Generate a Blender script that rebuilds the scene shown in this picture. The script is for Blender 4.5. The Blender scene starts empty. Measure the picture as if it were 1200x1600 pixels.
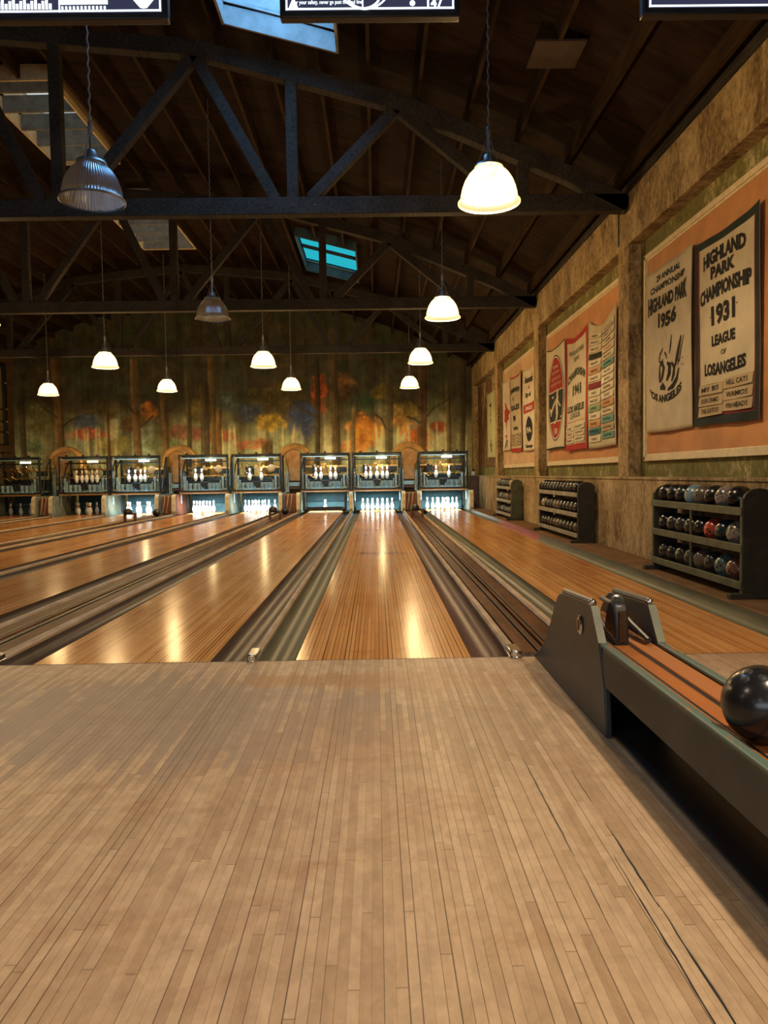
import bpy, math, random
import numpy as np
from mathutils import Matrix, Vector
random.seed(7); np.random.seed(7)
S = bpy.context.scene
COL = S.collection
PI = math.pi

# ---------------------------------------------------------------- camera, sky, exposure, lamp strengths
F_PX, PITCH, YAW, ROLL, CAM_H = 1182.5, 0.0496, 0.0096, -0.0147, 1.106
fw = Vector((math.sin(YAW)*math.cos(PITCH), math.cos(YAW)*math.cos(PITCH), -math.sin(PITCH)))
rt = Vector((math.cos(YAW), -math.sin(YAW), 0)); up = rt.cross(fw)
c, s = math.cos(ROLL), math.sin(ROLL)
r2, u2 = c*rt + s*up, c*up - s*rt
cd = bpy.data.cameras.new('camera'); cam = bpy.data.objects.new('camera', cd); COL.objects.link(cam)
cd.sensor_fit = 'VERTICAL'; cd.sensor_height = 36; cd.lens = F_PX/1600*36
cd.clip_start = .05; cd.clip_end = 200
cam.matrix_world = Matrix(((r2.x, u2.x, -fw.x, 0), (r2.y, u2.y, -fw.y, 0), (r2.z, u2.z, -fw.z, CAM_H), (0, 0, 0, 1)))
S.camera = cam
w = bpy.data.worlds.new('sky'); S.world = w; w.use_nodes = True
bg = w.node_tree.nodes['Background']; bg.inputs[0].default_value = (.20, .52, 1, 1); bg.inputs[1].default_value = 16.0
vs = S.view_settings; vs.view_transform = 'Standard'; vs.look = 'None'; vs.gamma = 1; vs.use_curve_mapping = False
vs.exposure = 0.0
WARM = (1, .68, .33)
LAMP_W, SHADE_E = 190, 0.9        # each lit pendant: bulb power, glow of its glass
OVERHEAD_FILL_W = 22                      # added overhead fill out of view, spaced like more pendants
COOL_FILL_W = 190                     # added cool fill behind the camera, standing in for unseen windows
PIT_W = 44                        # fluorescent tube over each lit pin deck
MACHINE_FILL_W, SERV_W = 13, 11
WORK_E = 9.0                     # service lamp panels inside the machines

def area(name, loc, rot, sx, sy, power, colr):
    l = bpy.data.lights.new(name, 'AREA'); l.shape = 'RECTANGLE'; l.size = sx; l.size_y = sy
    l.energy = power; l.color = colr
    o = bpy.data.objects.new(name, l); o.location = loc; o.rotation_euler = rot; COL.objects.link(o); return o
def point(name, loc, power, colr, rad=.05, parent=None):
    l = bpy.data.lights.new(name, 'POINT'); l.energy = power; l.color = colr; l.shadow_soft_size = rad
    o = bpy.data.objects.new(name, l); o.location = loc; COL.objects.link(o); o.parent = parent; return o

area('cool_fill_light', (-3.5, -6.3, 2.2), (math.radians(78), 0, 0), 7, 2.2, COOL_FILL_W, (.72, .86, 1))
for (x, y, z), tgt, pw in (((1.55, 1.3, 3.4), (.6, 1.9, 0), 400), ((1.55, -2.4, 3.4), (.5, -.8, 0), 230)):   # spot lamps over the approach
    l = bpy.data.lights.new('bar_spot_light', 'SPOT'); l.energy = pw; l.color = (1, .82, .60); l.spot_size = math.radians(120); l.spot_blend = .6; l.shadow_soft_size = .07
    o = bpy.data.objects.new('bar_spot_light', l); o.location = (x, y, z); COL.objects.link(o)
    o.rotation_euler = (Vector(tgt)-o.location).to_track_quat('-Z', 'Y').to_euler()
for x, y in ((-2.35, 1.75), (-5.6, 1.75), (-2.35, -3.1), (-5.6, -3.1), (-8.7, 1.75)):
    l = area('overhead_fill_light', (x, y, 3.45), (0, 0, 0), .5, .5, OVERHEAD_FILL_W, (1, .80, .56)); l.data.shape = 'DISK'; l.data.spread = math.radians(150)

# ---------------------------------------------------------------- materials
MATS = {}
class N:
    def __init__(self, name):
        self.m = bpy.data.materials.new(name); self.m.use_nodes = True; self.t = self.m.node_tree
        self.b = self.t.nodes['Principled BSDF']; self.out = self.t.nodes['Material Output']
    def n(self, typ, **kw):
        x = self.t.nodes.new('ShaderNode'+typ)
        for k, v in kw.items():
            if k.startswith('i_'): x.inputs[k[2:].replace('_', ' ')].default_value = v
            else: setattr(x, k, v)
        return x
    def l(self, a, b): self.t.links.new(a, b)
    def math(self, op, a, b=None, c=None):
        x = self.n('Math', operation=op)
        for i, v in enumerate((a, b, c)):
            if v is None: continue
            if isinstance(v, (int, float)): x.inputs[i].default_value = v
            else: self.l(v, x.inputs[i])
        return x.outputs[0]
    def coord(self, sc=(1, 1, 1), out='Object'):
        tc = self.n('TexCoord'); mp = self.n('Mapping'); mp.inputs['Scale'].default_value = sc
        self.l(tc.outputs[out], mp.inputs[0]); return mp.outputs[0]
    def noise(self, sc=5, detail=4, rough=.55, mapsc=(1, 1, 1), dist=0):
        x = self.n('TexNoise'); x.inputs['Scale'].default_value = sc; x.inputs['Detail'].default_value = detail
        x.inputs['Roughness'].default_value = rough; x.inputs['Distortion'].default_value = dist
        self.l(self.coord(mapsc), x.inputs['Vector']); return x.outputs[0]
    def ramp(self, fac, stops, interp='LINEAR'):
        x = self.n('ValToRGB'); r = x.color_ramp; r.interpolation = interp
        while len(r.elements) < len(stops): r.elements.new(.5)
        for e, (p, cc) in zip(r.elements, stops): e.position = p; e.color = (*cc, 1)
        self.l(fac, x.inputs[0]); return x.outputs[0]
    def mix(self, fac, a, b, mode='MIX'):
        x = self.n('Mix', data_type='RGBA', blend_type=mode)
        for i, v in ((0, fac), (6, a), (7, b)):
            if isinstance(v, (int, float)): x.inputs[i].default_value = v
            elif isinstance(v, tuple): x.inputs[i].default_value = (*v, 1)
            else: self.l(v, x.inputs[i])
        return x.outputs[2]
    def set(self, col=None, rough=None, metal=None, spec=None):
        b = self.b
        for key, v in (('Base Color', col), ('Roughness', rough), ('Metallic', metal), ('Specular IOR Level', spec)):
            if v is None: continue
            if isinstance(v, tuple): b.inputs[key].default_value = (*v, 1)
            elif isinstance(v, (int, float)): b.inputs[key].default_value = v
            else: self.l(v, b.inputs[key])
        return self
    def bump(self, h, strength=.2, dist=.01):
        x = self.n('Bump'); x.inputs['Strength'].default_value = strength; x.inputs['Distance'].default_value = dist
        self.l(h, x.inputs['Height']); self.l(x.outputs[0], self.b.inputs['Normal'])

def paint(name, colr, rough=.5, metal=0, var=.25, sc=6, spec=.5, bump=0):
    k = N(name); f = k.noise(sc, 5, .6)
    d = tuple(v*(1-var) for v in colr); l = tuple(min(1, v*(1+var)) for v in colr)
    k.set(k.ramp(f, [(.36, d), (.64, l)]), rough, metal, spec)
    if bump: k.bump(f, bump)
    return k.m
def glow(name, colr, strength):
    k = N(name); k.set(colr, .4); k.b.inputs['Emission Color'].default_value = (*colr, 1)
    k.b.inputs['Emission Strength'].default_value = strength; return k.m

def strips(name, wd, tones, seam, seamw, rough, jl, stain=None, spec=.5, contrast=1.0, coat=0, ior=1.4, bump=.25, wear=(), minseam=.35, mottle=0):
    """narrow boards running along Y: every board piece its own tone, dark joints between"""
    k = N(name); tc = k.n('TexCoord'); sp = k.n('SeparateXYZ'); k.l(tc.outputs['Object'], sp.inputs[0])
    u = k.math('DIVIDE', sp.outputs[0], wd); iu = k.math('FLOOR', u); fu = k.math('FRACT', u)
    wn = k.n('TexWhiteNoise', noise_dimensions='1D'); k.l(iu, wn.inputs['W'])
    v = k.math('ADD', k.math('DIVIDE', sp.outputs[1], jl), k.math('MULTIPLY', wn.outputs[0], 17.3)); iv = k.math('FLOOR', v); fv = k.math('FRACT', v)
    cb = k.n('CombineXYZ'); k.l(iu, cb.inputs[0]); k.l(iv, cb.inputs[1])
    w2 = k.n('TexWhiteNoise', noise_dimensions='2D'); k.l(cb.outputs[0], w2.inputs['Vector'])
    g = k.noise(1, 6, .6, (38, 1.6, 1)); g2 = k.noise(1.3, 4, .6)
    val = k.math('ADD', k.math('MULTIPLY', w2.outputs[0], .55*contrast), k.math('ADD', k.math('MULTIPLY', g, .35), k.math('MULTIPLY', g2, .35)))
    colr = k.ramp(val, [(.25, tones[0]), (.55, tones[1]), (.95, tones[2])])
    if stain:
        sm = k.ramp(k.noise(2.2, 5, .65, (1, 1.5, 1), .6), [(stain[1], (0, 0, 0)), (stain[1]+.16, (1, 1, 1))])
        colr = k.mix(k.math('MULTIPLY', sm, stain[2]), colr, stain[0])
    if mottle:
        mo = k.ramp(k.noise(11, 6, .7, (1.3, .8, 1), .5), [(.36, (.78, .76, .74)), (.62, (1.08, 1.07, 1.05))]); colr = k.mix(mottle, colr, k.mix(1.0, colr, mo, 'MULTIPLY'))
    for i_, (wx, wy, rx, ry, wc, wf) in enumerate(wear):        # worn and stained patches with ragged outlines
        dx = k.math('DIVIDE', k.math('SUBTRACT', sp.outputs[0], wx), rx); dy = k.math('DIVIDE', k.math('SUBTRACT', sp.outputs[1], wy), ry)
        d = k.math('ADD', k.math('MULTIPLY', dx, dx), k.math('MULTIPLY', dy, dy))
        d = k.math('ADD', d, k.math('MULTIPLY', k.math('SUBTRACT', k.noise(4.5+i_, 6, .7, (1.4, .7, 1)), .5), 2.6)); d = k.math('ADD', d, k.math('MULTIPLY', k.math('SUBTRACT', w2.outputs[0], .5), .7))
        mk_ = k.n('MapRange', interpolation_type='SMOOTHSTEP'); mk_.inputs['From Min'].default_value = 1.1; mk_.inputs['From Max'].default_value = .35; k.l(d, mk_.inputs['Value'])
        colr = k.mix(k.math('MULTIPLY', mk_.outputs[0], wf), colr, wc)
    # joint widths vary from board to board
    sw = k.math('MULTIPLY', k.math('POWER', wn.outputs[0], 2.0), seamw*2.2); sw = k.math('ADD', sw, seamw*minseam)
    ms = k.math('LESS_THAN', fu, sw); me = k.math('LESS_THAN', fv, .004/jl*wd/.027)
    mk = k.math('MAXIMUM', ms, k.math('MULTIPLY', me, .6))
    colr = k.mix(k.math('MULTIPLY', mk, .85), colr, seam)
    rg = k.math('ADD', k.math('MULTIPLY', g2, .10), rough-.05)
    k.set(colr, rg, 0, spec)
    k.b.inputs['IOR'].default_value = ior
    if coat: k.b.inputs['Coat Weight'].default_value = coat; k.b.inputs['Coat Roughness'].default_value = .08
    if bump: k.bump(k.math('ADD', k.math('MULTIPLY', mk, -1.0), k.math('MULTIPLY', w2.outputs[0], .12)), bump, .0015)
    return k.m

M = MATS
M['approach'] = strips('maple_approach', .0262, ((.34, .215, .120), (.46, .315, .19), (.54, .39, .25)), (.085, .048, .026), .055, .46, 1.1, ((.30, .125, .045), .545, .42), .25, .62, mottle=.8, wear=((-1.1, 3.5, 1.3, .75, (.235, .185, .145), .62), (-2.6, 3.0, 1.2, 1.3, (.27, .215, .165), .45), (-.35, 4.05, .55, .16, (.34, .17, .06), .6), (.25, 4.0, .7, .25, (.36, .185, .09), .4), (-.2, 3.2, .4, .5, (.36, .20, .11), .35), (.45, 3.3, .3, .5, (.30, .20, .12), .4)))
M['lane'] = strips('lane_boards', .0265, ((.44, .18, .047), (.61, .285, .088), (.72, .39, .145)), (.07, .026, .009), .11, .18, 2.4, ((.32, .11, .03), .58, .45), .28, .7, ior=1.2, bump=0, minseam=.8, wear=((.05, 10.6, .4, .25, (.16, .06, .02), .5),))
M['rail_wood'] = strips('return_rail_wood', .5, ((.20, .058, .015), (.31, .095, .025), (.40, .14, .04)), (.1, .03, .01), .001, .5, 3.0, None, .2, ior=1.25)
def oldwood(name, a, b, rough=.6, sc=(30, 1.5, 30), spec=.2):
    k = N(name); f = k.noise(1, 6, .65, sc); g = k.noise(3, 3)
    k.set(k.mix(.35, k.ramp(f, [(.36, a), (.64, b)]), k.ramp(g, [(.36, a), (.64, b)])), rough, 0, spec); k.bump(f, .3, .003); k.b.inputs['IOR'].default_value = 1.22; return k.m
M['cap'] = oldwood('worn_cap_wood', (.30, .21, .13), (.58, .44, .29))
M['deck'] = oldwood('return_deck_wood', (.05, .018, .007), (.16, .065, .025), .45)
M['deckdark'] = oldwood('dark_track_wood', (.02, .011, .006), (.07, .035, .015), .4)
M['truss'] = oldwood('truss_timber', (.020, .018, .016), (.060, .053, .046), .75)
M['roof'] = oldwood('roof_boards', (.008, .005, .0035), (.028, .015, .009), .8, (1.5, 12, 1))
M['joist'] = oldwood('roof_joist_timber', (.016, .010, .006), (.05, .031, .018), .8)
M['ledge'] = oldwood('ledge_wood', (.10, .055, .025), (.24, .14, .07), .6)
M['well'] = paint('painted_skylight_well', (.22, .24, .23), .7, 0, .2, 4)
M['bargrey'] = paint('grey_skylight_bars', (.15, .155, .15), .8)
M['wellskytint'] = paint('sky_tinted_skylight_well', (.035, .075, .11), .7)  # blue daylight on the far skylight's well is put into this colour
M['gutter'] = None
def gutter_mat(name, a, b, rough=.40):
    k = N(name); f = k.noise(1, 5, .6, (6, 1.1, 6)); k.set(k.ramp(f, [(.3, a), (.7, b)]), k.math('ADD', k.math('MULTIPLY', f, .12), rough-.1), .0, .3); k.b.inputs['IOR'].default_value = 1.2; return k.m
M['gutter'] = gutter_mat('gutter_brown', (.045, .031, .023), (.095, .066, .05))
M['guttergreen'] = gutter_mat('gutter_olive', (.065, .062, .036), (.125, .12, .072))
M['gutterred'] = gutter_mat('gutter_red', (.20, .035, .025), (.33, .07, .05))
M['gutterplum'] = gutter_mat('gutter_plum', (.055, .026, .022), (.12, .06, .05))
M['darkvoid'] = paint('dark_floor', (.02, .018, .016), .8)

def plaster(name, cols, sc=1.0, streak=True, green=None):
    k = N(name); a = k.noise(1.6*sc, 8, .68, (1, 1, .55) if streak else (1, 1, 1), .4); b = k.noise(13*sc, 6, .72, (1, 1, .7)); d = k.noise(1, 5, .65, (6, 6, 1.2))
    v = k.math('ADD', k.math('MULTIPLY', a, .45), k.math('ADD', k.math('MULTIPLY', b, .38), k.math('MULTIPLY', d, .17)))
    k.set(k.ramp(v, [(.39, cols[0]), (.465, cols[1]), (.53, cols[2]), (.60, cols[3])]), .8, 0, .25); k.bump(v, .5, .012); return k.m
M['plaster'] = plaster('worn_plaster', ((.07, .042, .018), (.20, .135, .062), (.34, .25, .125), (.46, .36, .20)), 1.4)
M['post'] = plaster('worn_post_plaster', ((.05, .03, .014), (.19, .125, .055), (.36, .25, .115), (.48, .36, .19)), 1.6)
M['greenband'] = plaster('flaking_green_paint', ((.075, .068, .018), (.125, .115, .03), (.16, .145, .045), (.42, .36, .20)), 1.1, False)
M['peach'] = paint('peach_panel', (.46, .205, .070), .75, 0, .16, 2.5)
M['peachpale'] = paint('pale_peach_panel', (.52, .33, .17), .75, 0, .14, 2.5)
M['brownpanel'] = plaster('stained_brown_panel', ((.05, .025, .012), (.10, .05, .022), (.14, .07, .03), (.5, .42, .28)), .5)
M['cream'] = paint('cream_trim', (.60, .50, .31), .6, 0, .12, 12)
M['olivewall'] = paint('olive_boards', (.17, .13, .05), .7, 0, .25, 3)
M['brown'] = paint('brown_timber', (.10, .05, .022), .6)
M['black'] = paint('black_iron', (.012, .012, .013), .45, 0, .4)
M['darkmetal'] = paint('dark_machine_metal', (.035, .045, .052), .38, .6, .4, 15)
M['blue'] = paint('blue_grey_machine_paint', (.26, .40, .46), .35, .2, .3, 12)
M['teal'] = paint('teal_pit_cushion', (.03, .085, .105), .7, 0, .25, 5)
M['teallight'] = paint('pale_teal_pit_cushion', (.055, .13, .15), .7, 0, .25, 5)
M['chrome'] = paint('chrome', (.7, .7, .68), .18, 1, .1)
M['brass'] = paint('brass', (.62, .38, .14), .32, 1, .2, 8)
M['copper'] = paint('copper_sheet', (.74, .46, .18), .28, .45, .3, 3)
M['tanpanel'] = paint('tan_sheet', (.34, .185, .07), .4, .25, .35, 3)
M['creamedge'] = paint('cream_kickback_edge', (.62, .54, .36), .45, 0, .2, 6)
M['kick'] = paint('kickback_paint', (.22, .25, .20), .5, 0, .3, 3)
M['kickred'] = paint('kickback_red_brown', (.22, .07, .035), .5, 0, .3, 3)
M['lampframe'] = paint('lamp_holder_steel', (.30, .33, .35), .4, .8, .15)
M['cord'] = paint('lamp_cord', (.16, .16, .17), .6)
M['rackgreen'] = paint('rack_green_paint', (.072, .080, .042), .6, 0, .3, 7)
M['rackpale'] = paint('rack_pale_grey_paint', (.24, .22, .155), .55, 0, .3, 7)
M['rackdark'] = paint('rack_dark_wood', (.030, .024, .014), .6, 0, .3, 7)
M['hood'] = paint('return_grey_paint', (.032, .041, .046), .42, .1, .3, 3.2)
M['hoodside'] = paint('return_olive_grey_paint', (.040, .044, .038), .55, 0, .25, 4)
M['hoodedge'] = paint('return_edge_olive', (.12, .12, .068), .5, 0, .2, 6)
def edgepaint():
    k = N('return_teal_edge_worn'); f = k.noise(1, 5, .6, (25, 7, 25))
    k.set(k.ramp(f, [(.0, (.10, .155, .13)), (.57, (.075, .125, .10)), (.63, (.22, .11, .05))]), .5); return k.m
M['tealedge'] = edgepaint()
M['rubber'] = paint('black_rubber', (.02, .018, .016), .4)
M['redbrown'] = paint('dark_red_box', (.07, .028, .018), .6)
M['hatch'] = paint('hatch_board', (.035, .017, .011), .8)
M['white'] = paint('white_enamel', (.75, .73, .66), .4, 0, .05)
M['glasspin'] = None
def shade(name, lit):
    k = N(name); tr = k.n('BsdfTranslucent'); tp = k.n('BsdfTransparent'); gl = k.n('BsdfGlossy'); gl.inputs['Roughness'].default_value = .25
    wv = k.n('TexWave', wave_type='RINGS'); wv.rings_direction = 'Z'
    tc = k.n('TexCoord'); sp = k.n('SeparateXYZ'); k.l(tc.outputs['Object'], sp.inputs[0])
    ang = k.math('ARCTAN2', sp.outputs[1], sp.outputs[0]); rib = k.math('SINE', k.math('MULTIPLY', ang, 64))
    bp = k.n('Bump'); bp.inputs['Strength'].default_value = .5; bp.inputs['Distance'].default_value = .004; k.l(rib, bp.inputs['Height'])
    k.l(bp.outputs[0], gl.inputs['Normal']); k.l(bp.outputs[0], tr.inputs['Normal'])
    tr.inputs['Color'].default_value = (.07, .055, .025, 1) if lit else (.42, .45, .47, 1)
    tp.inputs['Color'].default_value = (1, .93, .78, 1) if lit else (.8, .85, .9, 1)
    gl.inputs['Color'].default_value = (.75, .78, .8, 1)
    m1 = k.n('MixShader'); m1.inputs[0].default_value = .25 if lit else .45; k.l(tr.outputs[0], m1.inputs[1]); k.l(gl.outputs[0], m1.inputs[2])
    m2 = k.n('MixShader'); m2.inputs[0].default_value = .42 if lit else .22; k.l(m1.outputs[0], m2.inputs[1]); k.l(tp.outputs[0], m2.inputs[2])
    if lit:
        e = k.n('Emission'); e.inputs[0].default_value = (1, .78, .34, 1); e.inputs[1].default_value = SHADE_E
        ad = k.n('AddShader'); k.l(m2.outputs[0], ad.inputs[0]); k.l(e.outputs[0], ad.inputs[1]); k.l(ad.outputs[0], k.out.inputs[0])
    else: k.l(m2.outputs[0], k.out.inputs[0])
    return k.m
M['shade_lit'] = shade('lit_ribbed_glass', True); M['shade_off'] = shade('unlit_ribbed_glass', False)
M['bulb'] = glow('lit_bulb', (1, .85, .55), 25)
M['bulboff'] = paint('unlit_bulb', (.5, .5, .48), .3)
M['work'] = glow('service_lamp', (1, .78, .38), WORK_E)
def pane(name, tint):
    k = N(name); tp = k.n('BsdfTransparent'); tp.inputs[0].default_value = (*tint, 1); g = k.n('BsdfGlossy'); g.inputs[0].default_value = (.5, .6, .7, 1); g.inputs['Roughness'].default_value = .15
    mx = k.n('MixShader'); mx.inputs[0].default_value = .06; k.l(tp.outputs[0], mx.inputs[1]); k.l(g.outputs[0], mx.inputs[2]); k.l(mx.outputs[0], k.out.inputs[0]); return k.m
M['pane_cyan'] = pane('cyan_skylight_glass', (.085, .25, .20)); M['pane_clear'] = pane('dusty_skylight_glass', (.42, .28, .2))
M['pane_open'] = pane('bright_skylight_glass', (.85, .85, .85))

# ---------------------------------------------------------------- mesh building
class MB:
    def __init__(self): self.v = []; self.f = []; self.mi = []; self.k = 0
    def add(self, vs, fs):
        o = len(self.v); self.v += [tuple(p) for p in vs]; self.f += [tuple(i+o for i in f) for f in fs]; self.mi += [self.k]*len(fs); return self
    def box(self, x0, x1, y0, y1, z0, z1):
        v = [(x, y, z) for z in (z0, z1) for y in (y0, y1) for x in (x0, x1)]
        return self.add(v, [(0, 2, 3, 1), (4, 5, 7, 6), (0, 1, 5, 4), (2, 6, 7, 3), (0, 4, 6, 2), (1, 3, 7, 5)])
    def beam(self, a, b, w_, h_, upv=(0, 0, 1)):
        a, b = Vector(a), Vector(b); d = (b-a).normalized(); uv = Vector(upv)
        if abs(d.dot(uv)) > .99: uv = Vector((0, 1, 0))
        sd = d.cross(uv).normalized(); u_ = sd.cross(d).normalized()
        v = [p + sd*sx*w_/2 + u_*su*h_/2 for p in (a, b) for sx, su in ((-1, -1), (1, -1), (1, 1), (-1, 1))]
        return self.add(v, [(3, 2, 1, 0), (4, 5, 6, 7), (0, 1, 5, 4), (1, 2, 6, 5), (2, 3, 7, 6), (3, 0, 4, 7)])
    def tube(self, pts, r, n=8, cap=True):
        pts = [Vector(p) for p in pts]; vs, fs = [], []
        prev = None
        for i, p in enumerate(pts):
            d = (pts[min(i+1, len(pts)-1)] - pts[max(i-1, 0)]).normalized()
            if prev is None:
                a = d.cross(Vector((0, 0, 1)))
                if a.length < 1e-3: a = d.cross(Vector((0, 1, 0)))
                a.normalize()
            else: a = (prev - d*prev.dot(d)).normalized()
            prev = a; b = d.cross(a); rr = r[i] if isinstance(r, (list, tuple)) else r
            vs += [p + (a*math.cos(2*PI*j/n) + b*math.sin(2*PI*j/n))*rr for j in range(n)]
        for i in range(len(pts)-1):
            for j in range(n):
                k = (j+1) % n; fs.append((i*n+j, i*n+k, (i+1)*n+k, (i+1)*n+j))
        if cap: fs += [tuple(range(n))[::-1], tuple(range((len(pts)-1)*n, len(pts)*n))]
        return self.add(vs, fs)
    def lathe(self, prof, c=(0, 0, 0), n=24, axis='z', a0=0, a1=2*PI):
        full = abs(a1-a0-2*PI) < 1e-6; m = n if full else n+1; vs, fs = [], []
        for r, h in prof:
            for j in range(m):
                a = a0+(a1-a0)*j/n; p = (r*math.cos(a), r*math.sin(a), h)
                if axis == 'x': p = (p[2], p[0], p[1])
                if axis == 'y': p = (p[0], -p[2], p[1])
                vs.append((p[0]+c[0], p[1]+c[1], p[2]+c[2]))
        for i in range(len(prof)-1):
            for j in range(n):
                k = (j+1) % m; fs.append((i*m+j, i*m+k, (i+1)*m+k, (i+1)*m+j))
        return self.add(vs, fs)
    def prism(self, poly, a, b, plane='xz'):
        """polygon in a plane, extruded from a to b along the third axis"""
        def P(p, t): return {'xz': (p[0], t, p[1]), 'yz': (t, p[0], p[1]), 'xy': (p[0], p[1], t)}[plane]
        n = len(poly); v = [P(p, a) for p in poly] + [P(p, b) for p in poly]
        return self.add(v, [tuple(range(n))[::-1], tuple(range(n, 2*n))] + [(i, (i+1) % n, n+(i+1) % n, n+i) for i in range(n)])
    def sphere(self, c, r, n=20, m=12):
        return self.lathe([(max(1e-5, r*math.sin(PI*i/m)), -r*math.cos(PI*i/m)) for i in range(m+1)], c, n)
    def mesh(self, name, mats, smooth=35):
        me = bpy.data.meshes.new(name); me.from_pydata(self.v, [], self.f)
        import bmesh
        bm = bmesh.new(); bm.from_mesh(me)
        for f, i in zip(bm.faces, self.mi): f.material_index = i
        bmesh.ops.remove_doubles(bm, verts=bm.verts, dist=1e-5); bmesh.ops.recalc_face_normals(bm, faces=bm.faces); bm.to_mesh(me); bm.free()
        for m in (mats if isinstance(mats, (list, tuple)) else [mats]): me.materials.append(M[m] if isinstance(m, str) else m)
        if smooth: me.shade_smooth(); me.set_sharp_from_angle(angle=math.radians(smooth))
        return me
    def build(self, name, mats, parent=None, bevel=0, smooth=35, label=None):
        o = bpy.data.objects.new(name, self.mesh(name, mats, smooth)); COL.objects.link(o); o.parent = parent
        if label: o['label'] = label
        if bevel:
            bv = o.modifiers.new('bevel', 'BEVEL'); bv.width = bevel; bv.segments = 2; bv.limit_method = 'ANGLE'; bv.angle_limit = math.radians(40)
        return o
def thing(name, label, cat, loc=(0, 0, 0), group=None, rot=(0, 0, 0)):
    o = bpy.data.objects.new(name, None); COL.objects.link(o); o.location = loc; o.rotation_euler = rot; o.empty_display_size = .1
    return tag(o, label, cat, group)
def tag(o, label, cat, group=None, kind=None):
    o['label'] = label; o['category'] = cat
    if group: o['group'] = group
    if kind: o['kind'] = kind
    return o
def struct(o): o['kind'] = 'structure'; return o
def copy_tree(o, parent=None):
    c_ = o.copy(); COL.objects.link(c_); c_.parent = parent
    for ch in list(o.children): copy_tree(ch, c_)
    return c_
ORD = ['first', 'second', 'third', 'fourth', 'fifth', 'sixth', 'seventh', 'eighth', 'ninth', 'tenth', 'eleventh', 'twelfth']

# ---------------------------------------------------------------- the shell
FY = 4.494                      # foul line
WX, RX = 3.25, 3.42             # right wall face and recess
LX = -12.1                      # left wall
BY = 25.65                      # mural wall
RY = -6.5                       # street end behind the camera
LANES = [-10.89, -8.84, -7.27, -5.22, -3.62, -1.545, .027, 2.037]
LNAME = ['lane beside the left wall', 'seventh lane from the right wall', 'sixth lane from the right wall', 'fifth lane from the right wall',
         'fourth lane from the right wall', 'third lane from the right wall', 'second lane from the right wall', 'lane beside the right wall']
PAIRS = [-9.865, -6.245, -2.58, 1.03]  # ball return decks between the lanes of a pair
PNAME = ['farthest left', 'second from left', 'third from left', 'rightmost']
LW = .527
def arc(x): return 6.62 - .033*(x+5)**2       # underside of the roof trusses' top chords

struct(MB().box(LX, WX, RY, FY, -.06, 0).build('floor', 'approach', smooth=0))
struct(MB().box(LX, WX, FY, BY, -.22, -.14).build('floor_lane_bed', 'darkvoid', smooth=0))
struct(MB().box(2.80, WX, FY+.0, BY, -.14, .05).build('floor_ledge', 'ledge', bevel=.006))
struct(MB().box(LX-.1, WX+.4, RY-.1, RY, 0, 7.2).build('wall_street', 'olivewall', smooth=0))

fl = bpy.data.objects['floor']
MB().box(LX, 2.79, FY-.009, FY-.001, -.01, .0006).build('floor_foul_line', 'brown', fl, smooth=0)
def crack(pts, wmax):
    n = len(pts); b = MB(); L_, R_ = [], []
    for i, (x, y) in enumerate(pts):
        ww = wmax*(.25+.75*math.sin(PI*i/(n-1)))*random.uniform(.6, 1.1); L_.append((x-ww, y, .0006)); R_.append((x+ww, y, .0006))
    b.add(L_+R_, [(i, i+1, n+i+1, n+i) for i in range(n-1)]).build('floor_crack', 'black', fl, smooth=0)
def cracky(x0, y0, x1, y1, n, wmax): crack([(x0+(x1-x0)*i/n+random.uniform(-.0015, .0015), y0+(y1-y0)*i/n) for i in range(n+1)], wmax)
for a in ((.552, 2.87, .554, 2.12, 16, .0035), (.554, 2.08, .55, 1.75, 8, .0012), (.706, 2.75, .704, 2.45, 8, .0016), (.704, 2.32, .702, 1.86, 12, .0038), (.703, 1.88, .701, 1.25, 14, .0032), (.668, 2.12, .658, 1.2, 18, .0030)): cracky(*a)

# left wall with olive boards
wl = struct(MB().box(LX-.12, LX, RY, BY, -.2, 6.9).build('wall_left', 'brown', smooth=0))
for z0, z1 in ((3.42, 4.75), (3.02, 3.36), (2.68, 2.97), (2.27, 2.63)):
    MB().box(LX, LX+.05, 12, 24.75, z0, z1).build('wall_board', 'olivewall', wl, .01)
MB().box(LX, LX+.16, 12, 25.0, 2.0, 2.22).build('wall_rail', 'brown', wl, .01)
MB().box(LX, LX+.10, 24.75, 24.98, 2.22, 4.9).build('wall_post', 'black', wl, .01)
for z in (4.25, 3.40, 3.0, 2.66): MB().sphere((LX+.12, 24.85, z), .045, 10, 6).build('wall_stud', 'brass', wl)
MB().box(LX, LX+.08, 24.7, 24.85, .9, 2.0).build('wall_post', 'brown', wl, .01)
MB().box(LX, LX+.03, 12, 24.6, .9, 1.95).build('wall_board', 'olivewall', wl, .01)

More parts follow.
